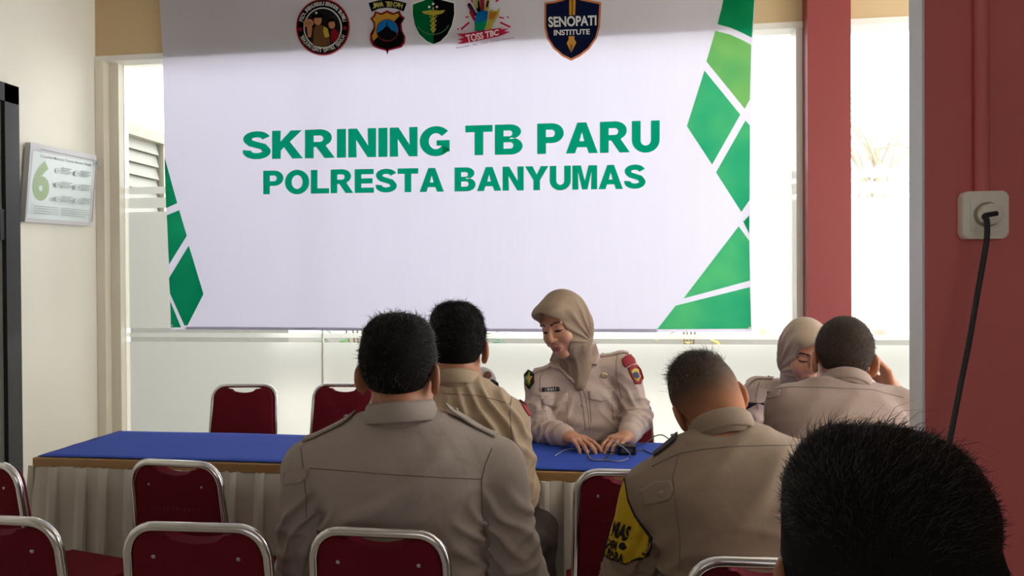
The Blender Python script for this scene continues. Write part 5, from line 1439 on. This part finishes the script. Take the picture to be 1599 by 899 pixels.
# officer at the right
b, o = m4['bvh'], m4['body']
seam(b, 'yoke_seam', [(1200, 609), (1233, 604), (1296, 605), (1362, 608), (1411, 621)], o)
seam(b, 'armhole_seam', [(1203, 600), (1198, 622), (1196, 645), (1195, 662)], o)
patch(b, 'shoulder_tab', [(1199, 612), (1219, 609), (1216, 619), (1200, 623)], m4['shirt'].data.materials[0], o, .004)
# woman in the brown scarf
b, o, g = w1['bvh'], w1['body'], w1['g']
lap_m = M_uniW
lr = patch(b, 'lapel', [(918, 530), (931, 538), (938, 561), (932, 571), (917, 570), (911, 583), (900, 597), (896, 590), (904, 570), (911, 548)], lap_m, o, .012, 4)
ll = patch(b, 'lapel', [(866, 549), (859, 566), (861, 577), (873, 579), (882, 586), (897, 599), (899, 590), (886, 573), (876, 560)], lap_m, o, .012, 4)
for q in ([(918, 530), (931, 538), (938, 561), (932, 571), (917, 570), (911, 583), (900, 597)], [(866, 549), (859, 566), (861, 577), (873, 579), (882, 586), (897, 599)]):
    seam(b, 'lapel_edge', q, o, r=.0014, off=.011)
for k, (x, y) in enumerate(((927.5, 557), (867.5, 570))): patch(b, 'collar_pin', [(x + 2.6 * math.cos(t * .785), y + 3.6 * math.sin(t * .785)) for t in range(8)], M_pin, (lr, ll)[k], .013, 2)
seam(b, 'placket_seam', [(899, 598), (906, 615), (911, 640), (914, 672)], o)
seam(b, 'placket_seam', [(905, 596), (913, 615), (918, 640), (921, 672)], o, r=.0009)
for x, y in ((904, 603), (909, 633)):
    patch(b, 'button', [(x + 2 * math.cos(t * .785), y + 2 * math.sin(t * .785)) for t in range(8)], M_btn, o, .004, 2)
patch(b, 'metal_badge', [(943 + 6 * math.cos(t * .63), 586 + 4.6 * math.sin(t * .63)) for t in range(10)], M_pin, o, .004, 2)
nt_ = patch(b, 'name_tag', [(846, 605), (873.5, 603.5), (874, 610), (846.5, 612)], mat('name_tag_black', rgb(24, 22, 22), .4), o, .005, 3)
px_text(b, 'lettering', 'V E R I', ((853, 605.8), (868, 605), (868, 608.8), (853, 610)), P_('white', (236, 234, 230)), nt_, .0075, .03)
patch(b, 'pocket_flap', [(846, 623), (866, 618), (887, 613), (886, 627), (867, 636), (848, 631)], lap_m, o, .005)
patch(b, 'pocket_flap', [(919, 611), (956, 607), (957, 621), (939, 627), (920, 623)], lap_m, o, .005)
seam(b, 'pocket_edge', [(921, 625), (923, 660)], o, r=.001); seam(b, 'pocket_edge', [(955, 624), (958, 657)], o, r=.001); seam(b, 'pocket_edge', [(849, 633), (855, 656)], o, r=.001); seam(b, 'pocket_edge', [(885, 629), (887, 660)], o, r=.001)
seam(b, 'armhole_seam', [(966, 547), (962, 565), (963, 590), (971, 622)], o); seam(b, 'armhole_seam', [(850, 572), (843, 590), (843, 612), (848, 640)], o)
sp = patch(b, 'shield_patch', [(819, 585), (826, 577), (834, 583), (834.5, 597), (827, 607.5), (820.5, 600)], P_('black', (26, 28, 26)), o, .004)
patch(b, 'shield_field', [(821, 586), (826, 580), (829, 582), (828, 603), (822, 598)], P_('green', (90, 140, 50)), sp, .0055, 3)
patch(b, 'shield_emblem', [(827, 583), (829, 589), (832, 588), (829, 594), (828, 601), (826, 594), (823, 590), (826, 589)], P_('gold', (210, 180, 90)), sp, .007, 3)
ap = patch(b, 'arched_patch', [(971, 561), (977, 556), (984, 553.5), (990, 560), (992, 567), (984, 570), (976, 574), (972, 568)], P_('red', (150, 30, 40)), o, .004)
seam(b, 'gold_lettering', [(976, 561), (985, 558)], ap, P_('gold', (210, 180, 90)), .0028); seam(b, 'gold_lettering', [(978, 568), (988, 565)], ap, P_('gold', (210, 180, 90)), .0028)
rp = patch(b, 'red_shield_patch', [(980, 574), (987, 570), (994, 569), (1000, 577), (1004, 590), (1000, 599), (992, 600), (986, 590)], P_('red', (150, 30, 40)), o, .004)
patch(b, 'shield_border', [(984, 579), (990, 575), (995, 576), (999, 588), (996, 595), (991, 594)], P_('gold', (210, 180, 90)), rp, .0055, 3)
patch(b, 'shield_centre', [(987, 583), (991, 580), (995, 583), (997, 589), (993, 592), (989, 589)], P_('blue', (60, 70, 110)), rp, .007, 3)
epaulette(b, o, M_uniW, np.array(at(982, 556, 3.06)), np.array(at(932, 540, 3.07)), (0, 1, 0), .05)
epaulette(b, o, M_uniW, np.array(at(833, 573, 3.03)), np.array(at(864, 558, 3.05)), (0, 1, 0), .05)
# woman in the pale scarf
b, o = w2['bvh'], w2['body']
epaulette(b, o, M_uniW, np.array(at(1166, 598, 3.02)), np.array(at(1208, 580, 3.02)), (0, 1, 0), .05)
seam(b, 'armhole_seam', [(1190, 585), (1183, 605), (1180, 625), (1184, 640)], o)
patch(b, 'lapel', [(1216, 568), (1208, 588), (1216, 606), (1224, 600), (1226, 585)], M_uniW, o, .008, 4)
# hidden officer's sleeve badge
b, o = w3['bvh'], w3['body']
patch(b, 'round_badge', [(761 + 6 * math.cos(t * .63), 586 + 6 * math.sin(t * .63)) for t in range(10)], P_('brown', (120, 70, 50)), o, .004, 3)
patch(b, 'dark_strap', [(756, 594), (768, 592), (776, 597), (778, 604), (758, 604)], M_dkst, o, .005, 3)
